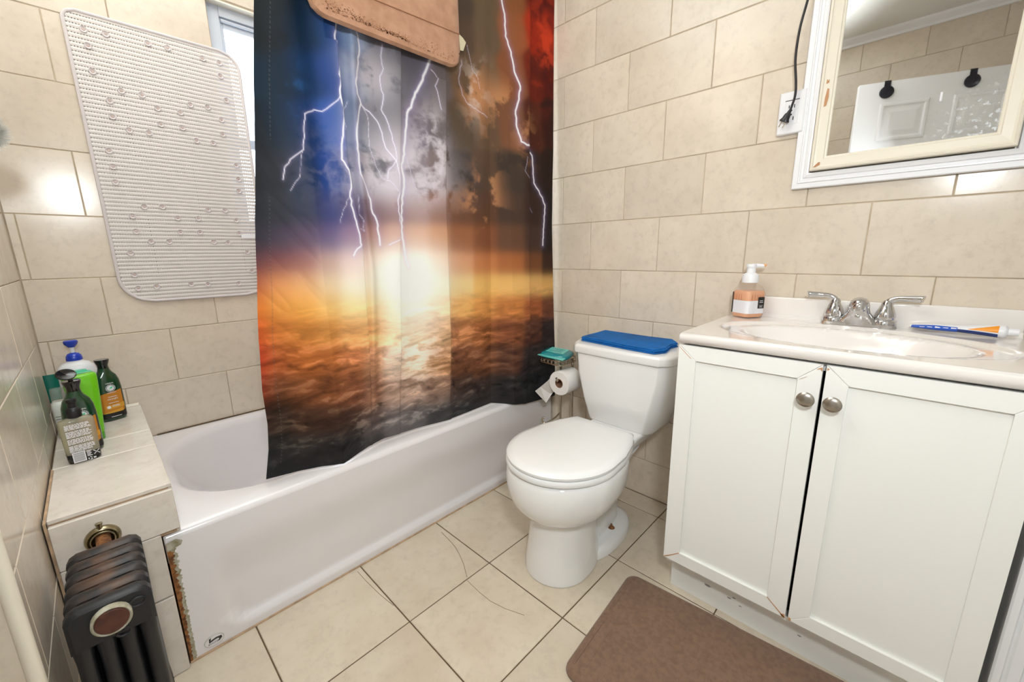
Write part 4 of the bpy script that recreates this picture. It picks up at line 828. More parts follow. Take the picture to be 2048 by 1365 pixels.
for k in range(5):
    MB().loft([[pp(a, b, 0.0180 + t) for a, b in [(-0.02 + 0.011 * k, -0.028 + 0.004 * (k % 2)), (-0.0165 + 0.011 * k, -0.028 + 0.004 * (k % 2)), (-0.0165 + 0.011 * k, 0.030 - 0.01 * (k % 3)), (-0.02 + 0.011 * k, 0.030 - 0.01 * (k % 3))]] for t in (0, 0.0003)]).build('print_line', 'packet_teal', lb, smooth=0)

# ------------------------------------------------------------------ vanity cabinet
VY0, VY1, VX = -0.487, -1.121, 0.592      # near the toilet, by the casing, door face
va = thing('vanity_cabinet', 'white two-door vanity cabinet with chipped mitred door frames', 'cabinet', (0.82, -0.80, 0))
MB().box(0.654, XR - 0.004, VY1 + 0.008, VY0 - 0.004, 0.0, 0.112).build('toe_kick', 'cabinet_white', va, smooth=0)
cb = MB().box(0.614, XR - 0.004, VY0 - 0.014, VY0 - 0.002, 0.112, 0.797).box(0.640, XR - 0.004, VY1 + 0.014, VY1 + 0.024, 0.112, 0.797).box(0.614, XR - 0.004, VY1 + 0.014, VY0 - 0.014, 0.112, 0.126).box(XR - 0.012, XR - 0.004, VY1 + 0.014, VY0 - 0.014, 0.126, 0.797).box(0.614, 0.63, VY1 + 0.014, VY0 - 0.014, 0.78, 0.797)
cb.build('carcass', 'cabinet_white', va, smooth=0)
MB().box(0.634, 0.642, VY1 + 0.02, VY0 - 0.02, 0.13, 0.775).build('dark_inside', 'dark_void', va, smooth=0)
def vdoor(ya, yb, ka, kb, knob_y):
    """ya > yb: the two edges; ka, kb: stile widths"""
    z0, z1 = 0.1365, 0.7985; rb, rt = 0.036, 0.040
    d = MB().box(VX + 0.008, VX + 0.019, yb + 0.002, ya - 0.002, z0 + 0.002, z1 - 0.002).build('door', 'cabinet_white', va, smooth=0)
    F = lambda pts, nm: MB().loft([[(VX + 0.013, y, z) for y, z in pts], [(VX + 0.001, y, z) for y, z in pts], [(VX, (y * 0.985 + 0.015 * sum(q[0] for q in pts) / 4), (z * 0.997 + 0.003 * sum(q[1] for q in pts) / 4)) for y, z in pts]]).build(nm, 'cabinet_white', d, smooth=0)
    g = 0.0005
    F([(ya, z0 + g), (ya - ka, z0 + rb), (ya - ka, z1 - rt), (ya, z1 - g)], 'stile'); F([(yb, z0 + g), (yb + kb, z0 + rb), (yb + kb, z1 - rt), (yb, z1 - g)], 'stile')
    F([(ya - g, z0), (yb + g, z0), (yb + kb, z0 + rb - g), (ya - ka, z0 + rb - g)], 'rail'); F([(ya - g, z1), (yb + g, z1), (yb + kb, z1 - rt + g), (ya - ka, z1 - rt + g)], 'rail')
    MB().lathe((VX, knob_y, 0.7195), [(0.0, 0.002), (0.009, 0.001), (0.006, -0.004), (0.006, -0.012), (0.011, -0.017), (0.0165, -0.020), (0.0172, -0.024), (0.014, -0.0275), (0.007, -0.029), (0, -0.0293)], 26, 'x').build('knob', 'nickel', d, smooth=50)
    return d
d1 = vdoor(-0.486, -0.8005, 0.046, 0.043, -0.780); d2 = vdoor(-0.8065, -1.113, 0.041, 0.040, -0.8275)
def chip(pts, par, name='bare_chip'):
    MB().loft([[(VX - 0.0006, y, z) for y, z in pts], [(VX + 0.0006, y, z) for y, z in pts]]).build(name, 'bare_wood', par, smooth=0)
chip([(-0.7995, 0.7925), (-0.795, 0.7905), (-0.789, 0.785), (-0.796, 0.7875), (-0.800, 0.782)], d1)
chip([(-0.760, 0.757), (-0.772, 0.764), (-0.776, 0.7675), (-0.764, 0.7585)], d1)
chip([(-0.760, 0.1715), (-0.7985, 0.140), (-0.800, 0.136), (-0.793, 0.141), (-0.757, 0.1715)], d1)
chip([(-0.8005, 0.1375), (-0.794, 0.137), (-0.790, 0.1435), (-0.7985, 0.148)], d1)
chip([(-0.487, 0.1375), (-0.500, 0.1485), (-0.530, 0.1725), (-0.5315, 0.1712), (-0.492, 0.1385)], d1)
chip([(-0.487, 0.7925), (-0.520, 0.7635), (-0.5205, 0.7645), (-0.4885, 0.7925)], d1)
chip([(-0.8075, 0.1375), (-0.8135, 0.1375), (-0.812, 0.144), (-0.8075, 0.146)], d2)
chip([(-0.808, 0.7925), (-0.8125, 0.7905), (-0.8085, 0.786)], d2)
for (y, z, w_) in ((-0.60, 0.062, 0.010), (-0.66, 0.058, 0.006), (-0.672, 0.066, 0.005), (-0.69, 0.05, 0.004), (-0.83, 0.055, 0.005)):
    MB().loft([[(0.6535 - t, y + w_ * a, z + 0.4 * w_ * b) for a, b in [(-1, 0), (-0.3, 0.8), (0.9, 0.5), (0.6, -0.7), (-0.4, -0.9)]] for t in (-0.0004, 0.0002)]).build('scuff', 'ink_grey', va, smooth=0)

# ---- countertop with moulded basin and backsplash
CZ = 0.832; CX0, CXB, CY0, CY1 = 0.588, XR - 0.003, -0.487, -1.122
ct = thing('sink_countertop', 'glossy white moulded countertop with oval basin and low backsplash', 'countertop', (0.82, -0.80, CZ))
bx_, by_, = 0.795, -0.812
nx, ny = 72, 96; v = []; f = []
for i in range(nx + 1):
    for j in range(ny + 1):
        x = CX0 + 0.006 + (CXB - CX0 - 0.006) * i / nx; y = CY0 - 0.003 + (CY1 - CY0 + 0.006) * j / ny
        d = math.hypot((x - bx_) / 0.172, (y - by_) / 0.285); d2_ = math.hypot((x - bx_ + 0.004) / 0.140, (y - by_) / 0.225)
        z = CZ; s = lambda t: t * t * (3 - 2 * t)
        z -= 0.007 * s(min(max((1.0 - d) / 0.06, 0), 1))
        z -= 0.018 * s(min(max((1.0 - d2_) / 0.18, 0), 1)) + 0.085 * max(0, 1 - d2_ ** 2.0) ** 0.8
        v.append((x, y, z))
for i in range(nx):
    for j in range(ny):
        k = i * (ny + 1) + j; f.append((k, k + 1, k + ny + 2, k + ny + 1))
slabm = MB().add(v, f)
slabm.build('basin_top', 'counter_white', ct, smooth=60, fix=True)
edge = MB()
ring = lambda i, z: [(CX0 + i, CY0 - i, z), (CX0 + i, CY1 + i, z), (CXB, CY1 + i, z), (CXB, CY0 - i, z)]
edge.loft([ring(0.004, 0.8035), ring(0.0, 0.8065), ring(0.0, CZ - 0.008), ring(0.0018, CZ - 0.0025), ring(0.007, CZ)], False, False)
edge.build('edge', 'counter_white', ct, smooth=60)
MB().loft([[(XR - 0.022, CY1 + 0.001, z0_), (XR - 0.022, CY0 - 0.016, z0_), (XR - 0.002, CY0 - 0.016, z0_), (XR - 0.002, CY1 + 0.001, z0_)] for z0_ in (CZ - 0.004, 0.8965)]).build('backsplash', 'counter_white', ct, bevel=0.004, seg=3)
MB().loft([[(XR - 0.022 - a, y, CZ - 0.001 + b) for a, b in [(0, 0), (0.016, 0.0005), (0.009, 0.002), (0.004, 0.0055), (0.001, 0.012), (-0.003, 0.013), (-0.003, 0)]] for y in (CY0 - 0.017, CY1 + 0.002)]).build('cove', 'counter_white', ct, smooth=60)
MB().lathe((bx_ - 0.004, by_, CZ - 0.1105), [(0.022, 0), (0.021, 0.004), (0.016, 0.003), (0, 0.002)], 20).build('drain', 'chrome', ct)

# ---- faucet
FX, FY = 1.000, -0.820
fa = thing('faucet', 'chrome two-handle centerset faucet at the back of the white basin', 'faucet', (FX, FY, CZ))
MB().loft([supr(FX, FY, CZ - 0.001, 0.027, 0.083, 40, 3.2), supr(FX, FY, CZ + 0.008, 0.0265, 0.0825, 40, 3.2), supr(FX, FY, CZ + 0.0105, 0.024, 0.080, 40, 3.2)]).build('base_plate', 'chrome', fa, smooth=40)
for s, in ((-1,), (1,)):
    hy = FY + s * 0.055; h = MB().lathe((FX, hy, CZ + 0.008), [(0.0265, 0.0), (0.0265, 0.012), (0.024, 0.015), (0.0215, 0.0155), (0.022, 0.019), (0.0225, 0.024), (0.0205, 0.034), (0.0155, 0.047), (0.012, 0.054), (0.0115, 0.060), (0.0075, 0.066), (0, 0.067)], 28).build('handle', 'chrome', fa, smooth=40)
    MB().tube(smooth_path([(FX, hy, CZ + 0.062), (FX - 0.001, hy + s * 0.006, CZ + 0.074), (FX - 0.003, hy + s * 0.018, CZ + 0.0805), (FX - 0.006, hy + s * 0.038, CZ + 0.0820), (FX - 0.008, hy + s * 0.062, CZ + 0.0825), (FX - 0.009, hy + s * 0.067, CZ + 0.082)]), [0.0105 - 0.0035 * min(1, k / 10) + 0.003 * max(0, (k - 14) / 16) for k in range(31)], 14, flat=0.85).build('lever', 'chrome', h, smooth=50)
# spout: broad skirt rising into a domed head that leans over the basin
MB().loft([supr(FX - 0.002, FY, CZ + 0.004, 0.026, 0.052, 32, 2.6), supr(FX - 0.004, FY, CZ + 0.014, 0.025, 0.046, 32, 2.4), supr(FX - 0.010, FY, CZ + 0.028, 0.024, 0.033, 32, 2.2), supr(FX - 0.016, FY, CZ + 0.040, 0.024, 0.025, 32, 2.0), supr(FX - 0.022, FY, CZ + 0.052, 0.027, 0.0225, 32, 2.0), supr(FX - 0.026, FY, CZ + 0.062, 0.029, 0.0220, 32, 2.0), supr(FX - 0.028, FY, CZ + 0.072, 0.025, 0.0195, 32, 2.0), supr(FX - 0.028, FY, CZ + 0.079, 0.017, 0.0135, 32, 2.0), supr(FX - 0.028, FY, CZ + 0.082, 0.007, 0.006, 32, 2.0)]).build('spout', 'chrome', fa, smooth=60)
MB().lathe((FX - 0.042, FY, CZ + 0.046), [(0.0, 0.0), (0.0135, 0.0), (0.0145, 0.004), (0.0145, 0.016), (0.012, 0.02)], 22).build('aerator', 'chrome', fa)
MB().lathe((FX - 0.034, FY, CZ + 0.030), [(0.0065, 0.0), (0.0065, -0.004), (0.003, -0.006), (0, -0.006)], 16, 'x').build('badge_button', 'chrome', fa)

# ---- foaming hand soap
SX, SY = 0.984, -0.543; sa = math.radians(59)
so = thing('soap_bottle', 'clear foaming soap bottle with peach soap, white pump and black label', 'soap bottle', (SX, SY, CZ))
sq = lambda z, r, e=5: supr(SX, SY, z, r, r, 40, e, sa)
z0 = CZ + 0.001
MB().loft([sq(z0, 0.030), sq(z0 + 0.003, 0.0345), sq(z0 + 0.010, 0.0365), sq(z0 + 0.078, 0.0365), sq(z0 + 0.090, 0.0345, 4), sq(z0 + 0.100, 0.029, 3), sq(z0 + 0.107, 0.022, 2.2), sq(z0 + 0.112, 0.0195, 2)]).build('bottle', 'bottle_clear', so, smooth=50)
MB().loft([sq(z0 + 0.002, 0.031), sq(z0 + 0.010, 0.0352), sq(z0 + 0.078, 0.0352), sq(z0 + 0.084, 0.0335), sq(z0 + 0.0845, 0.032)]).build('soap', 'peach_soap', so, smooth=50)
MB().lathe((SX, SY, z0 + 0.110), [(0.0235, 0.0), (0.0238, 0.020), (0.022, 0.026), (0.013, 0.031), (0.0125, 0.046), (0.014, 0.047), (0.0155, 0.054), (0.014, 0.058), (0, 0.059)], 28).build('pump', 'white_plastic', so, smooth=40)
nd = Vector((0.35, -0.94, 0))
MB().tube([(SX, SY, z0 + 0.162), (SX + 0.018 * nd.x, SY + 0.018 * nd.y, z0 + 0.163), (SX + 0.034 * nd.x, SY + 0.034 * nd.y, z0 + 0.1625)], [0.0075, 0.0065, 0.005], 10).build('nozzle', 'white_plastic', so)
MB().tube([(SX + 0.034 * nd.x, SY + 0.034 * nd.y, z0 + 0.163), (SX + 0.041 * nd.x, SY + 0.041 * nd.y, z0 + 0.166)], [0.0055, 0.002], 8).build('nozzle_tip', 'peach_soap', so)
# labels wrap the two faces towards the room; face normals at sa+180 and sa+270 degrees
def sface(k):
    q = sa + math.radians(k); n_ = Vector((math.cos(q), math.sin(q), 0)); t_ = Vector((0, 0, 1)).cross(n_); return n_, t_
def slab_on(k, a0, a1, h0, h1, m_, name, lift):
    n_, t_ = sface(k); c = Vector((SX, SY, z0)) + n_ * (0.0366 + lift)
    q = [tuple(c + t_ * a + Vector((0, 0, h))) for a, h in [(a0, h0), (a1, h0), (a1, h1), (a0, h1)]]
    return MB().loft([q, [tuple(Vector(p_) + n_ * 0.0003) for p_ in q]]).build(name, m_, so, smooth=0)
def wrap(q0, q1, h0, h1, m_, name):
    v = []; f = []; A = 40
    for k in range(A + 1):
        q = math.radians(q0 + (q1 - q0) * k / A); c, s_ = math.cos(q), math.sin(q); r_ = 0.0370
        x, y = r_ * math.copysign(abs(c) ** 0.4, c), r_ * math.copysign(abs(s_) ** 0.4, s_)
        X0, Y0 = SX + x * math.cos(sa) - y * math.sin(sa), SY + x * math.sin(sa) + y * math.cos(sa); v += [(X0, Y0, z0 + h0), (X0, Y0, z0 + h1)]
    for k in range(A): f.append((2 * k, 2 * k + 2, 2 * k + 3, 2 * k + 1))
    return MB().add(v, f).build(name, m_, so, smooth=60)
wrap(74, 208, 0.014, 0.055, 'label_white', 'label'); wrap(55, 73.5, 0.014, 0.080, 'label_black', 'label_strip')
lbk = slab_on(180, 0.002, 0.026, 0.030, 0.066, 'label_black', 'label_patch', 0.0004)
for k in range(9): slab_on(90 if k < 4 else 180, -0.022 + 0.010 * (k % 4 if k < 4 else k - 4), -0.0195 + 0.010 * (k % 4 if k < 4 else k - 4), 0.057, 0.074, 'peach_streak', 'soap_streak', 0)
n_, t_ = sface(180)
for (h, w_, s_) in ((0.0535, 0.012, 0.0015), (0.0485, 0.014, 0.0015), (0.039, 0.014, 0.0008), (0.036, 0.010, 0.0008), (0.0335, 0.012, 0.0008)):
    slab_on(180, 0.014 - w_ / 2, 0.014 + w_ / 2, h, h + s_, 'label_white', 'print_line', 0.0008)

# ---- toothpaste tube
tp = thing('toothpaste_tube', 'half-used white, blue and orange toothpaste tube lying by the backsplash', 'toothpaste', (1.0, -1.0, CZ))
ta, tb = Vector((1.008, -0.928, CZ + 0.011)), Vector((0.985, -1.082, CZ + 0.017)); td = (tb - ta).normalized(); tn = Vector((0, 0, 1)).cross(td).normalized(); Lt = (tb - ta).length
def tr(t, w_, h_, n=24): c = ta + td * (Lt * t); return [tuple(c + tn * (w_ * math.cos(q)) + Vector((0, 0, 1)) * (h_ * math.sin(q))) for q in [2 * math.pi * k / n for k in range(n)]]
MB().loft([tr(0.0, 0.0165, 0.0030), tr(0.06, 0.0165, 0.0040), tr(0.3, 0.0165, 0.0075), tr(0.55, 0.0160, 0.0085), tr(0.75, 0.0155, 0.0110), tr(0.95, 0.0150, 0.0145), tr(1.0, 0.0148, 0.0148)]).build('tube', 'white_plastic', tp, smooth=60)
cprof = [(0.0, 0.0), (0.0150, 0.0), (0.0150, 0.004), (0.0125, 0.007), (0.0085, 0.010), (0.0085, 0.026), (0, 0.026)]
rings = []
for r_, h_ in cprof: rings.append([tuple(tb + td * h_ + tn * (r_ * math.cos(q)) + Vector((0, 0, 1)) * (r_ * math.sin(q))) for q in [2 * math.pi * k / 20 for k in range(20)]])
MB().loft(rings).build('cap', 'white_plastic', tp, smooth=40)
def band(t0, t1, q0, q1, q2, q3, m_, name):
    """printed patch on the tube between angles (degrees), tapering from q0..q1 at t0 to q2..q3 at t1"""
    W_ = lambda t: np.interp(t, [0, .06, .3, .55, .75, .95, 1], [.0165, .0165, .0165, .016, .0155, .015, .0148]); H_ = lambda t: np.interp(t, [0, .06, .3, .55, .75, .95, 1], [.0030, .0040, .0075, .0085, .0110, .0145, .0148])
    v = []; f = []; A, B = 8, 8
    for i in range(A + 1):
        t = t0 + (t1 - t0) * i / A; u = i / A
        for j in range(B + 1):
            q = math.radians((q0 + (q2 - q0) * u) + ((q1 + (q3 - q1) * u) - (q0 + (q2 - q0) * u)) * j / B)
            v.append(tuple(ta + td * (Lt * t) + tn * ((W_(t) + 0.0004) * math.cos(q)) + Vector((0, 0, 1)) * ((H_(t) + 0.0004) * math.sin(q))))
    for i in range(A):
        for j in range(B): k = i * (B + 1) + j; f.append((k, k + 1, k + B + 2, k + B + 1))
    MB().add(v, f).build(name, m_, tp, smooth=60)
# camera sees the side towards -x: that is where tn points away from the wall
s0 = 0 if tn.x < 0 else 180
sg_ = 1 if tn.x < 0 else -1
band(0.02, 0.55, s0 - 60 * sg_, s0 + 75 * sg_, s0 - 70 * sg_, s0 + 30 * sg_, 'tube_blue', 'blue_print'); band(0.55, 0.97, s0 - 70 * sg_, s0 + 8 * sg_, s0 - 75 * sg_, s0 - 22 * sg_, 'tube_navy', 'blue_print')
band(0.66, 0.97, s0 + 10 * sg_, s0 + 16 * sg_, s0 - 8 * sg_, s0 + 66 * sg_, 'tube_orange', 'orange_print')
for k in range(5): band(0.12 + 0.09 * k, 0.18 + 0.09 * k, s0 + (4 + 6 * (k % 2)) * sg_, s0 + (16 + 8 * (k % 3)) * sg_, s0 + 6 * sg_, s0 + 18 * sg_, 'label_white', 'white_print')
# ------------------------------------------------------------------ medicine cabinet, outlet and cord
mc = thing('medicine_cabinet', 'cream-framed mirrored medicine cabinet with chipped paint above the vanity', 'medicine cabinet', (1.02, -0.85, 1.225))
def frame(y0, y1, z0, z1, prof, m_, name, parent):
    """four mitred boards; prof = (distance in from the outer edge, x of the face) from outer to inner; y0 > y1"""
    for side in range(4):
        v = []; f = []; n_ = len(prof)
        for (d, x) in prof:
            c = [(y0 - d, z0 + d), (y1 + d, z0 + d), (y1 + d, z1 - d), (y0 - d, z1 - d)]; a, b = c[side], c[(side + 1) % 4]
            v += [(x, a[0], a[1]), (x, b[0], b[1])]
        for k in range(n_ - 1): f.append((2 * k, 2 * k + 1, 2 * k + 3, 2 * k + 2))
        f.append(tuple(2 * k for k in range(n_))); f.append(tuple(2 * k + 1 for k in range(n_))[::-1])
        f.append((0, 1, 2 * n_ - 1, 2 * n_ - 2))
        MB().add(v, f).build(name, m_, parent, smooth=0)
frame(-0.6135, -1.086, 1.222, 1.92, [(0.0, XR - 0.001), (0.0, 1.034), (0.002, 1.032), (0.014, 1.031), (0.016, 1.028), (0.019, 1.028), (0.021, 1.0305), (0.027, 1.030), (0.029, 1.026), (0.036, 1.024), (0.040, 1.025), (0.0415, 1.030), (0.0415, XR - 0.001)], 'trim_white', 'casing_board', mc)
frame(-0.6570, -1.0425, 1.2665, 1.875, [(0.0, 1.036), (0.0, 1.012), (0.002, 1.010), (0.006, 1.009), (0.008, 1.0115), (0.012, 1.0125), (0.0285, 1.0135), (0.0305, 1.016), (0.0345, 1.017), (0.0365, 1.0205), (0.0365, 1.036)], 'cream_paint', 'door_frame', mc)
MB().box(1.036, XR - 0.0005, -1.04, -0.66, 1.27, 1.87).build('cabinet_box', 'cream_paint', mc, smooth=0)
MB().box(1.0195, 1.030, -1.008, -0.6915, 1.302, 1.842).build('mirror_glass', 'mirror_glass', mc, smooth=0)
def mchip(pts, x=1.0118):
    MB().loft([[(x - 0.0006, y, z) for y, z in pts], [(x + 0.0012, y, z) for y, z in pts]]).build('bare_chip', 'bare_wood', mc, smooth=0)
mchip([(-0.6585, 1.2670), (-0.668, 1.2785), (-0.676, 1.287), (-0.680, 1.2865), (-0.680, 1.279), (-0.672, 1.275), (-0.664, 1.270)], 1.0118)
mchip([(-0.671, 1.432), (-0.676, 1.434), (-0.6795, 1.455), (-0.678, 1.476), (-0.6745, 1.4775), (-0.6715, 1.455)])
mchip([(-0.670, 1.490), (-0.676, 1.492), (-0.6762, 1.500), (-0.6735, 1.496), (-0.671, 1.502)])
MB().box(1.0180, 1.0194, -0.905, -0.901, 1.392, 1.412).build('scratch', 'label_white', mc, smooth=0)

ol = thing('wall_outlet', 'white outlet plate with a two-socket insert beside the mirror', 'outlet', (1.04, -0.59, 1.38))
oy0, oy1, oz0, oz1 = -0.5585, -0.6245, 1.382, 1.4965
MB().loft([[(x, oy0 - i, oz0 + i), (x, oy1 + i, oz0 + i), (x, oy1 + i, oz1 - i), (x, oy0 - i, oz1 - i)] for x, i in ((XR - 0.001, 0.0), (1.030, 0.0), (1.0275, 0.003))]).build('plate', 'white_plastic', ol, smooth=0)
ins = MB().box(1.0258, 1.029, -0.6085, -0.5745, 1.407, 1.471).build('insert', 'white_plastic', ol, bevel=0.0008, seg=1)
MB().box(1.0262, 1.0278, -0.609, -0.574, 1.4712, 1.4728).build('insert_gap', 'dark_void', ins, smooth=0)
for zc_ in (1.455, 1.422):
    for y_, hh in ((-0.585, 0.008), (-0.598, 0.0095)):
        MB().box(1.0253, 1.0262, y_ - 0.0011, y_ + 0.0011, zc_ - hh / 2, zc_ + hh / 2).build('slot', 'dark_void', ins, smooth=0)
    MB().lathe((1.0258, -0.5915, zc_ + (0.011 if zc_ < 1.43 else -0.011)), [(0.0026, 0.0004), (0.0026, -0.0004), (0, -0.0004)], 12, 'x').build('ground_hole', 'dark_void', ins)
MB().box(1.0250, 1.0262, -0.597, -0.586, 1.4365, 1.4405).build('reset_button', 'white_plastic', ins, smooth=0)
cord = thing('power_cord', 'black power cord with unplugged two-prong plug dangling over the outlet', 'cord', (1.02, -0.585, 1.40))
MB().tube(smooth_path([(1.028, -0.615, 1.86), (1.026, -0.607, 1.78), (1.025, -0.5995, 1.724), (1.023, -0.589, 1.655), (1.020, -0.5875, 1.58), (1.016, -0.5965, 1.515), (1.014, -0.599, 1.480), (1.013, -0.594, 1.452), (1.012, -0.590, 1.437)], 8), 0.0032, 10).build('cable', 'black_plastic', cord)
pd = Vector((0.0, 0.42, -0.90)).normalized(); pb = Vector((1.012, -0.591, 1.440)); psd = Vector((0, pd.z, -pd.y))
def pring(t, w_, d_): c = pb + pd * t; return [tuple(c + psd * (w_ * math.cos(q)) + Vector((1, 0, 0)) * (d_ * math.sin(q))) for q in [2 * math.pi * k / 16 for k in range(16)]]
MB().loft([pring(-0.004, 0.004, 0.004), pring(0.006, 0.0055, 0.005), pring(0.010, 0.0085, 0.0065), pring(0.022, 0.0105, 0.007), pring(0.026, 0.0135, 0.0075), pring(0.029, 0.0135, 0.0075), pring(0.030, 0.011, 0.006)]).build('plug', 'black_plastic', cord, smooth=40)
for s in (-1, 1):
    c = pb + pd * 0.0295 + psd * (0.0055 * s)
    q = [c + Vector((1, 0, 0)) * a + psd * b for a, b in ((-0.003, -0.0009), (0.003, -0.0009), (0.003, 0.0009), (-0.003, 0.0009))]
    MB().loft([[tuple(x) for x in q], [tuple(x + pd * 0.0155) for x in q]]).build('prong', 'steel', cord, smooth=0)

# ------------------------------------------------------------------ floor rug in front of the vanity
rg = thing('floor_rug', 'brown foam bath rug with rounded corners on the floor before the vanity', 'rug', (0.413, -0.715, 0))
rc_, ra = Vector((0.413, -0.715)), math.radians(4.3)
def rgr(i, z):
    out = []
    for a, b, _ in rr(-0.208 + i, 0.208 - i, -0.320 + i, 0.320 - i, 0, 0.035 - min(i, 0.012), 7):
        out.append((rc_.x + a * math.cos(ra) - b * math.sin(ra), rc_.y + a * math.sin(ra) + b * math.cos(ra), z))
    return out
MB().loft([rgr(0.003, 0.0015), rgr(0.0, 0.005), rgr(0.001, 0.010), rgr(0.006, 0.0145), rgr(0.014, 0.016), rgr(0.018, 0.0150), rgr(0.024, 0.0165), rgr(0.06, 0.017)]).build('pad', 'brown_rug', rg, smooth=60)
pile = MB()
for k in range(26):
    b = -0.292 + k * 0.0236 + rnd.uniform(-0.004, 0.004)
    for (a0, a1) in ((-0.176, rnd.uniform(-0.02, 0.02)), (rnd.uniform(0.03, 0.05), 0.176)):
        q = [(a0, b - 0.0022), (a1, b - 0.0022), (a1, b + 0.0022), (a0, b + 0.0022)]
        W_ = [(rc_.x + a * math.cos(ra) - c * math.sin(ra), rc_.y + a * math.sin(ra) + c * math.cos(ra)) for a, c in q]
        pile.loft([[(x, y, 0.0168) for x, y in W_], [(x, y, 0.0176) for x, y in W_]])
o = pile.build('pile_ridges', 'brown_rug', rg, smooth=0); o['kind'] = 'stuff'

# ------------------------------------------------------------------ bottles on the ledge
LZ0 = LZ + 0.0006
def loft_bottle(cx_, cy_, a, secs, e=2.6, n=40):
    return MB().loft([supr(cx_, cy_, LZ0 + z, rx, ry, n, ee if len(s_) > 3 else e, a) for s_ in secs for (z, rx, ry, ee) in [tuple(s_) + ((e,) if len(s_) == 3 else ())]])
def face_frame(cx_, cy_, a):      # outward normal towards the camera side of a bottle turned by a; writing direction along it
    n_ = Vector((math.sin(a), -math.cos(a), 0)); t_ = Vector((math.cos(a), math.sin(a), 0)); return n_, t_
def curved_patch(cx_, cy_, a, rx, ry, e, q0, q1, h0, h1, m_, name, parent, lift=0.0004, slant=0.0):
    v = []; f = []; A = 12
    for j in range(A + 1):
        q = math.radians(q0 + (q1 - q0) * j / A); c, s_ = math.cos(q), math.sin(q)
        x = (rx + lift) * math.copysign(abs(c) ** (2 / e), c); y = (ry + lift) * math.copysign(abs(s_) ** (2 / e), s_)
        X0, Y0 = cx_ + x * math.cos(a) - y * math.sin(a), cy_ + x * math.sin(a) + y * math.cos(a); u = j / A
        v += [(X0, Y0, LZ0 + h0), (X0, Y0, LZ0 + h1 + slant * (u - 0.5))]
    for j in range(A): f.append((2 * j, 2 * j + 2, 2 * j + 3, 2 * j + 1))
    return MB().add(v, f).build(name, m_, parent, smooth=60)
def honey_bottle(cx_, cy_, a, label, open_cap):
    t = thing('shampoo_bottle', label, 'bottle', (cx_, cy_, LZ0), group='dark green honey bottles on the ledge')
    secs = [(0, .028, .017), (.003, .031, .0195), (.012, .0335, .0215), (.06, .0340, .0225), (.110, .0335, .0225), (.135, .0315, .0215), (.152, .0265, .019), (.164, .0185, .0165, 2.0), (.172, .0150, .0150, 2.0), (.178, .0140, .0140, 2.0)]
    loft_bottle(cx_, cy_, a, secs, 2.7).build('body', 'bottle_green', t, smooth=60)
    cap = MB().lathe((cx_, cy_, LZ0 + .176), [(.0135, 0), (.0135, .012), (.0165, .020), (.0185, .027), (.0185, .031), (0, .0315)], 28).build('cap', 'gloss_black', t, smooth=40)
    if open_cap:
        n_, t_ = face_frame(cx_, cy_, a); c = Vector((cx_ - 0.007, cy_ + 0.006, LZ0 + .224)); ax = (Vector((0.25, -0.72, 0.55))).normalized(); u = ax.cross(Vector((0, 0, 1))).normalized(); w_ = u.cross(ax)
        rings = []
        for r_, h_ in ((.0, -.007), (.012, -.006), (.019, -.003), (.021, .001), (.0195, .003), (.015, .0015), (0, .0005)): rings.append([tuple(c + ax * h_ + u * (r_ * math.cos(q)) + w_ * (r_ * .82 * math.sin(q))) for q in [2 * math.pi * k / 24 for k in range(24)]])
        MB().loft(rings).build('flip_lid', 'gloss_black', t, smooth=50)
        MB().box(cx_ - 0.006, cx_ + 0.004, cy_ + 0.004, cy_ + 0.012, LZ0 + .2, LZ0 + .215).build('lid_hinge', 'gloss_black', t, bevel=0.001)
    E_, RX, RY = 2.7, .0340, .0225
    curved_patch(cx_, cy_, a, RX, RY, E_, 212, 312, .030, .098, 'label_orange', 'label', t, .0005, .012)
    curved_patch(cx_, cy_, a, RX, RY, E_, 215, 320, .010, .028, 'label_black', 'label_band', t, .0005, .006)
    curved_patch(cx_, cy_, a, RX, RY, E_, 215, 300, .028, .034, 'label_gold', 'label_band', t, .0009, .010)
    curved_patch(cx_, cy_, a, RX, RY, E_, 240, 315, .042, .056, 'label_gold', 'label_band', t, .0009, .004)
    n_, t_ = face_frame(cx_, cy_, a); fc = Vector((cx_, cy_, LZ0)) + n_ * (RY + .0010); up = Vector((0, 0, 1))
    disc = lambda r_, d_, h=.112, k_=20: [tuple(fc + t_ * (r_ * math.cos(q)) + up * (h + r_ * math.sin(q)) + n_ * (d_ - .0012)) for q in [2 * math.pi * k / k_ for k in range(k_)]]
    MB().loft([disc(.0088, -.002), disc(.0088, .0012)]).build('badge', 'label_white', t, smooth=0)
    leaf = [(-.004, -.003), (0, .004), (.0065, .0055), (.004, -.001)]
    MB().loft([[tuple(fc + t_ * x + up * (.112 + y) + n_ * (d_)) for x, y in leaf] for d_ in (0, .0003)]).build('badge_leaf', 'aqua_plastic', t, smooth=0)
    for k in range(18):
        q = 2 * math.pi * k / 18; r0, r1 = .0098, .0125
        p_ = [fc + t_ * (r * math.cos(q + s)) + up * (.112 + r * math.sin(q + s)) for r, s in ((r0, -.07), (r1, -.09), (r1, .09), (r0, .07))]
        MB().loft([[tuple(x - n_ * .001) for x in p_], [tuple(x + n_ * .0002) for x in p_]]).build('badge_ray', 'label_white', t, smooth=0)
    text('lettering', 'HERBAL', .0058, fc + up * .1285, t_, up, 'label_white', t, .0001); text('lettering', 'ESSENCES', .0050, fc + up * .0965, t_, up, 'label_white', t, .0001)
    text('lettering', 'HONEY', .0078, fc + up * .0745, t_, up, 'label_white', t, .0001)
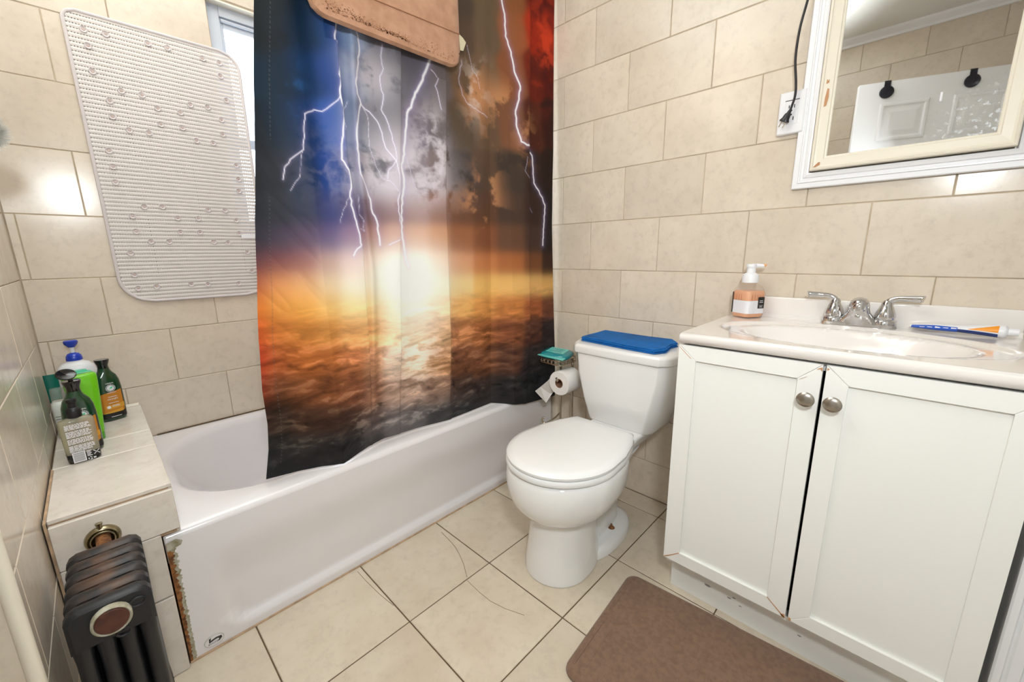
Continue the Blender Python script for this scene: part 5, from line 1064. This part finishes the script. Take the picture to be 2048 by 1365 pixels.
    for h_, w_, s_ in ((.0822, .022, .0016), (.0615, .026, .0014), (.0520, .018, .0014), (.0485, .020, .0014), (.0142, .026, .0016)):
        o_ = .004 if .045 < h_ < .055 else 0
        p_ = [fc + t_ * (a_ * w_ / 2 + o_) + up * (h_ + b_) for a_, b_ in ((-1, 0), (1, 0), (1, s_), (-1, s_))]
        MB().loft([[tuple(x) for x in p_], [tuple(x + n_ * .0003) for x in p_]]).build('print_line', 'label_white', t, smooth=0)
    MB().loft([[tuple(fc - t_ * .014 + t_ * (.005 * math.cos(q)) + up * (.049 + .005 * math.sin(q)) + n_ * d_) for q in [2 * math.pi * k / 14 for k in range(14)]] for d_ in (0, .0003)]).build('seal', 'label_white', t, smooth=0)
    return t
honey_bottle(-0.506, 0.958, 0.30, 'dark green honey shampoo bottle with closed black cap, by the window wall', False)
honey_bottle(-0.569, 0.690, 0.30, 'dark green honey bottle with its black cap flipped open, behind the smoky bottle', True)
# smoky body-wash bottle, nearest the camera
gx, gy, ga = -0.575, 0.622, 0.12
gt = thing('body_wash_bottle', 'smoky clear bottle with printed back and dark soap in the bottom, frontmost on the ledge', 'bottle', (gx, gy, LZ0))
loft_bottle(gx, gy, ga, [(0, .027, .012), (.003, .0305, .0150), (.012, .0315, .0165), (.08, .0335, .0175), (.112, .0340, .0170), (.118, .0310, .0155), (.122, .0180, .0120), (.124, .0125, .0115, 2.0)], 3.4).build('body', 'bottle_smoke', gt, smooth=50)
loft_bottle(gx, gy, ga, [(.0006, .0272, .0123), (.003, .0308, .0153), (.012, .0318, .0168), (.026, .0322, .0171), (.0265, .030, .0150)], 3.4).build('soap', 'dark_soap', gt, smooth=50)
MB().lathe((gx, gy, LZ0 + .122), [(.0125, 0), (.0145, .002), (.0145, .020), (.012, .026), (.0085, .028), (.0085, .040), (.011, .042), (.011, .050), (0, .051)], 24).build('collar', 'black_plastic', gt, smooth=40)
MB().tube([(gx, gy, LZ0 + .02), (gx, gy, LZ0 + .122)], .0035, 8).build('dip_tube', 'dark_soap', gt)
n_, t_ = face_frame(gx, gy, ga); up = Vector((0, 0, 1)); fc = Vector((gx, gy, LZ0)) + n_ * .0182
def gpatch(a0, a1, h0, h1, m_, name, par, d=0.0):
    q = [fc + t_ * a_ + up * h_ + n_ * d for a_, h_ in ((a0, h0), (a1, h0), (a1, h1), (a0, h1))]
    return MB().loft([[tuple(x) for x in q], [tuple(x + n_ * .0003) for x in q]]).build(name, m_, par, smooth=0)
r5 = random.Random(4)
h = .107
for k in range(24):
    a_ = -.0245
    while a_ < .021:
        wd = r5.uniform(.002, .0085)
        if a_ + wd > .0235: break
        gpatch(a_, a_ + wd, h, h + .0019, 'label_white', 'print_word', gt); a_ += wd + .0012
    h -= .0030 if k not in (4, 10, 15) else .0062
    if h < .034: break
bc = gpatch(-.0225, .0015, .004, .0325, 'label_white', 'barcode_panel', gt, .0002)
z_ = .007
while z_ < .030:
    t0 = r5.choice((.0006, .0009, .0014)); gpatch(-.0205, -.0005, z_, z_ + t0, 'ink_grey', 'bar', bc, .0006); z_ += t0 + r5.choice((.0008, .0012))
for k in range(5): gpatch(.004, .004 + r5.uniform(.006, .010), .014 + .0035 * k, .0158 + .0035 * k, 'label_white', 'print_word', gt)
# recycling mark and box
for k in range(3):
    q0 = 2 * math.pi * k / 3 + .3
    p_ = [fc + t_ * (.0085 + r * math.cos(q0 + s)) + up * (.0068 + r * math.sin(q0 + s)) for r, s in ((.0028, 0), (.0046, 0), (.0050, 1.2), (.0030, 1.5))]
    MB().loft([[tuple(x + n_ * .0002) for x in p_], [tuple(x + n_ * .0005) for x in p_]]).build('recycling_mark', 'label_white', gt, smooth=0)
gpatch(.0145, .0195, .0045, .0085, 'label_white', 'print_box', gt)
for k in range(4):
    q0 = math.radians(45 + 90 * k); c = fc + t_ * .0225 + up * .021
    p_ = [c + t_ * (r * math.cos(q0 + s)) + up * (r * math.sin(q0 + s)) for r, s in ((.001, -.6), (.008, -.10), (.008, .10), (.001, .6))]
    MB().loft([[tuple(x) for x in p_], [tuple(x + n_ * .0003) for x in p_]]).build('cross_mark', 'label_white', gt, smooth=0)
# lime bottle standing on its cap
bx2, by2 = -0.556, 0.775
t = thing('lime_bottle', 'lime green flat bottle standing upside down on its cap, mid cluster', 'bottle', (bx2, by2, LZ0))
loft_bottle(bx2, by2, 0.25, [(0, .022, .0150), (.002, .0235, .0165), (.022, .0245, .0170), (.0225, .0240, .0165)], 3.0).build('cap', 'lime_cap', t, smooth=40)
loft_bottle(bx2, by2, 0.25, [(.0228, .0245, .0170), (.030, .0255, .0180), (.10, .0305, .0215), (.165, .0345, .0215), (.195, .0360, .0190), (.202, .0350, .0165), (.205, .031, .012)], 3.2).build('body', 'lime_plastic', t, smooth=50)
# aqua bottle behind it
bx2, by2 = -0.560, 0.866
t = thing('aqua_bottle', 'pale aqua bottle mostly hidden behind the lime green one', 'bottle', (bx2, by2, LZ0))
loft_bottle(bx2, by2, 0.2, [(0, .026, .018), (.004, .029, .020), (.10, .029, .020), (.170, .031, .020), (.190, .0305, .018), (.194, .028, .014)], 3.0).build('body', 'aqua_plastic', t, smooth=50)
loft_bottle(bx2, by2, 0.2, [(.1942, .020, .011), (.198, .020, .011), (.200, .019, .010)], 3.0).build('cap', 'aqua_plastic', t, smooth=50)
# white lotion bottle with blue pump
bx2, by2 = -0.566, 1.020
t = thing('lotion_bottle', 'white lotion bottle with a blue pump head, rearmost on the ledge', 'bottle', (bx2, by2, LZ0))
loft_bottle(bx2, by2, 0.0, [(0, .040, .024), (.005, .044, .028), (.10, .0465, .031), (.165, .0460, .031), (.185, .0420, .029), (.197, .032, .024), (.203, .020, .018, 2.0), (.208, .018, .018, 2.0)], 2.8).build('body', 'white_plastic', t, smooth=60)
MB().lathe((bx2, by2, LZ0 + .207), [(.0195, 0), (.0195, .006), (.0185, .014), (.013, .022), (.007, .024), (.007, .025)], 24).build('collar', 'pump_blue', t, smooth=40)
MB().tube([(bx2, by2, LZ0 + .228), (bx2, by2, LZ0 + .252)], .0052, 10).build('piston', 'white_plastic', t)
MB().lathe((bx2, by2, LZ0 + .250), [(.008, 0), (.0125, .006), (.0165, .012), (.0165, .0205), (.014, .0225), (0, .023)], 24).tube([(bx2, by2, LZ0 + .265), (bx2 + .012, by2 + .022, LZ0 + .264)], .006, 8).build('pump_head', 'pump_blue', t, smooth=40)
# teal tube and small white bottle at the wall
bx2, by2 = -0.6225, 0.955
t = thing('teal_tube', 'dark teal squeeze tube squeezed between left wall and white bottle', 'tube', (bx2, by2, LZ0))
loft_bottle(bx2, by2, 0.1, [(0, .011, .011, 2.0), (.022, .012, .012, 2.0)], 2.0).build('cap', 'white_plastic', t, smooth=40)
loft_bottle(bx2, by2, 0.1, [(.0225, .0115, .012, 2.0), (.06, .0125, .011, 2.2), (.14, .0150, .006, 2.4), (.182, .0155, .0015, 3.0)], 2.2).build('body', 'teal_plastic', t, smooth=60)
bx2, by2 = -0.6105, 0.880
t = thing('white_bottle', 'small white bottle with clear cap beside the left wall', 'bottle', (bx2, by2, LZ0))
loft_bottle(bx2, by2, 0.1, [(0, .0185, .0150), (.003, .0200, .0165), (.09, .0205, .0170), (.108, .0195, .0160), (.114, .0150, .0130)], 3.0).build('body', 'ivory_bottle', t, smooth=50)
loft_bottle(bx2, by2, 0.1, [(.1145, .0165, .0140), (.116, .0175, .0150), (.150, .0165, .0140), (.153, .0140, .0115)], 3.0).build('cap', 'bottle_clear', t, smooth=50)
for hh in (.022, .030, .052, .060, .068):
    curved_patch(bx2, by2, 0.1, .0205, .0170, 3.0, 225, 315, hh, hh + .0016, 'label_black', 'print_line', t, .0004)

# ------------------------------------------------------------------ round bath brush hanging on the left wall
hx, hy, hz = -0.609, 0.600, 1.322
br = thing('bath_brush', 'round white-bristled bath brush hanging on the left wall at the picture edge', 'brush', (hx, hy, hz))
MB().lathe((hx, hy, hz), [(0.0, 0.014), (0.030, 0.013), (0.034, 0.008), (0.034, 0.002), (0.032, 0.0), (0, 0.0)], 32, 'y').build('head', 'brush_brown', br, smooth=40)
MB().tube(smooth_path([(hx, hy + 0.007, hz + 0.03), (hx - 0.004, hy + 0.008, hz + 0.10), (hx - 0.010, hy + 0.008, hz + 0.20), (hx - 0.010, hy + 0.008, hz + 0.26)]), 0.009, 10, flat=0.7).build('handle', 'brush_brown', br)
MB().tube([(XL + 0.001, hy + 0.008, hz + 0.262), (hx + 0.002, hy + 0.008, hz + 0.262), (hx + 0.004, hy + 0.008, hz + 0.272)], 0.0035, 8).build('peg', 'steel', br)
bs = MB(); r6 = random.Random(2)
for k in range(2600):
    q = r6.random() * 2 * math.pi; r_ = 0.033 * math.sqrt(r6.random())
    if r_ < 0.021: continue
    c = Vector((hx + r_ * math.cos(q), hy, hz + r_ * math.sin(q))); out_ = Vector((math.cos(q), 0, math.sin(q)))
    tip = c + Vector((0, -0.024 - 0.004 * r6.random(), 0)) + out_ * (0.004 + 0.014 * (r_ / 0.033) ** 2 + 0.002 * r6.gauss(0, 1)); s_ = Vector((-out_.z, 0, out_.x)) * 0.0006
    bs.add([tuple(c - s_), tuple(c + s_), tuple(tip + s_ * .5), tuple(tip - s_ * .5)], [(0, 1, 2, 3)])
o = bs.build('bristles', 'bristle_white', br, smooth=0); o['kind'] = 'stuff'
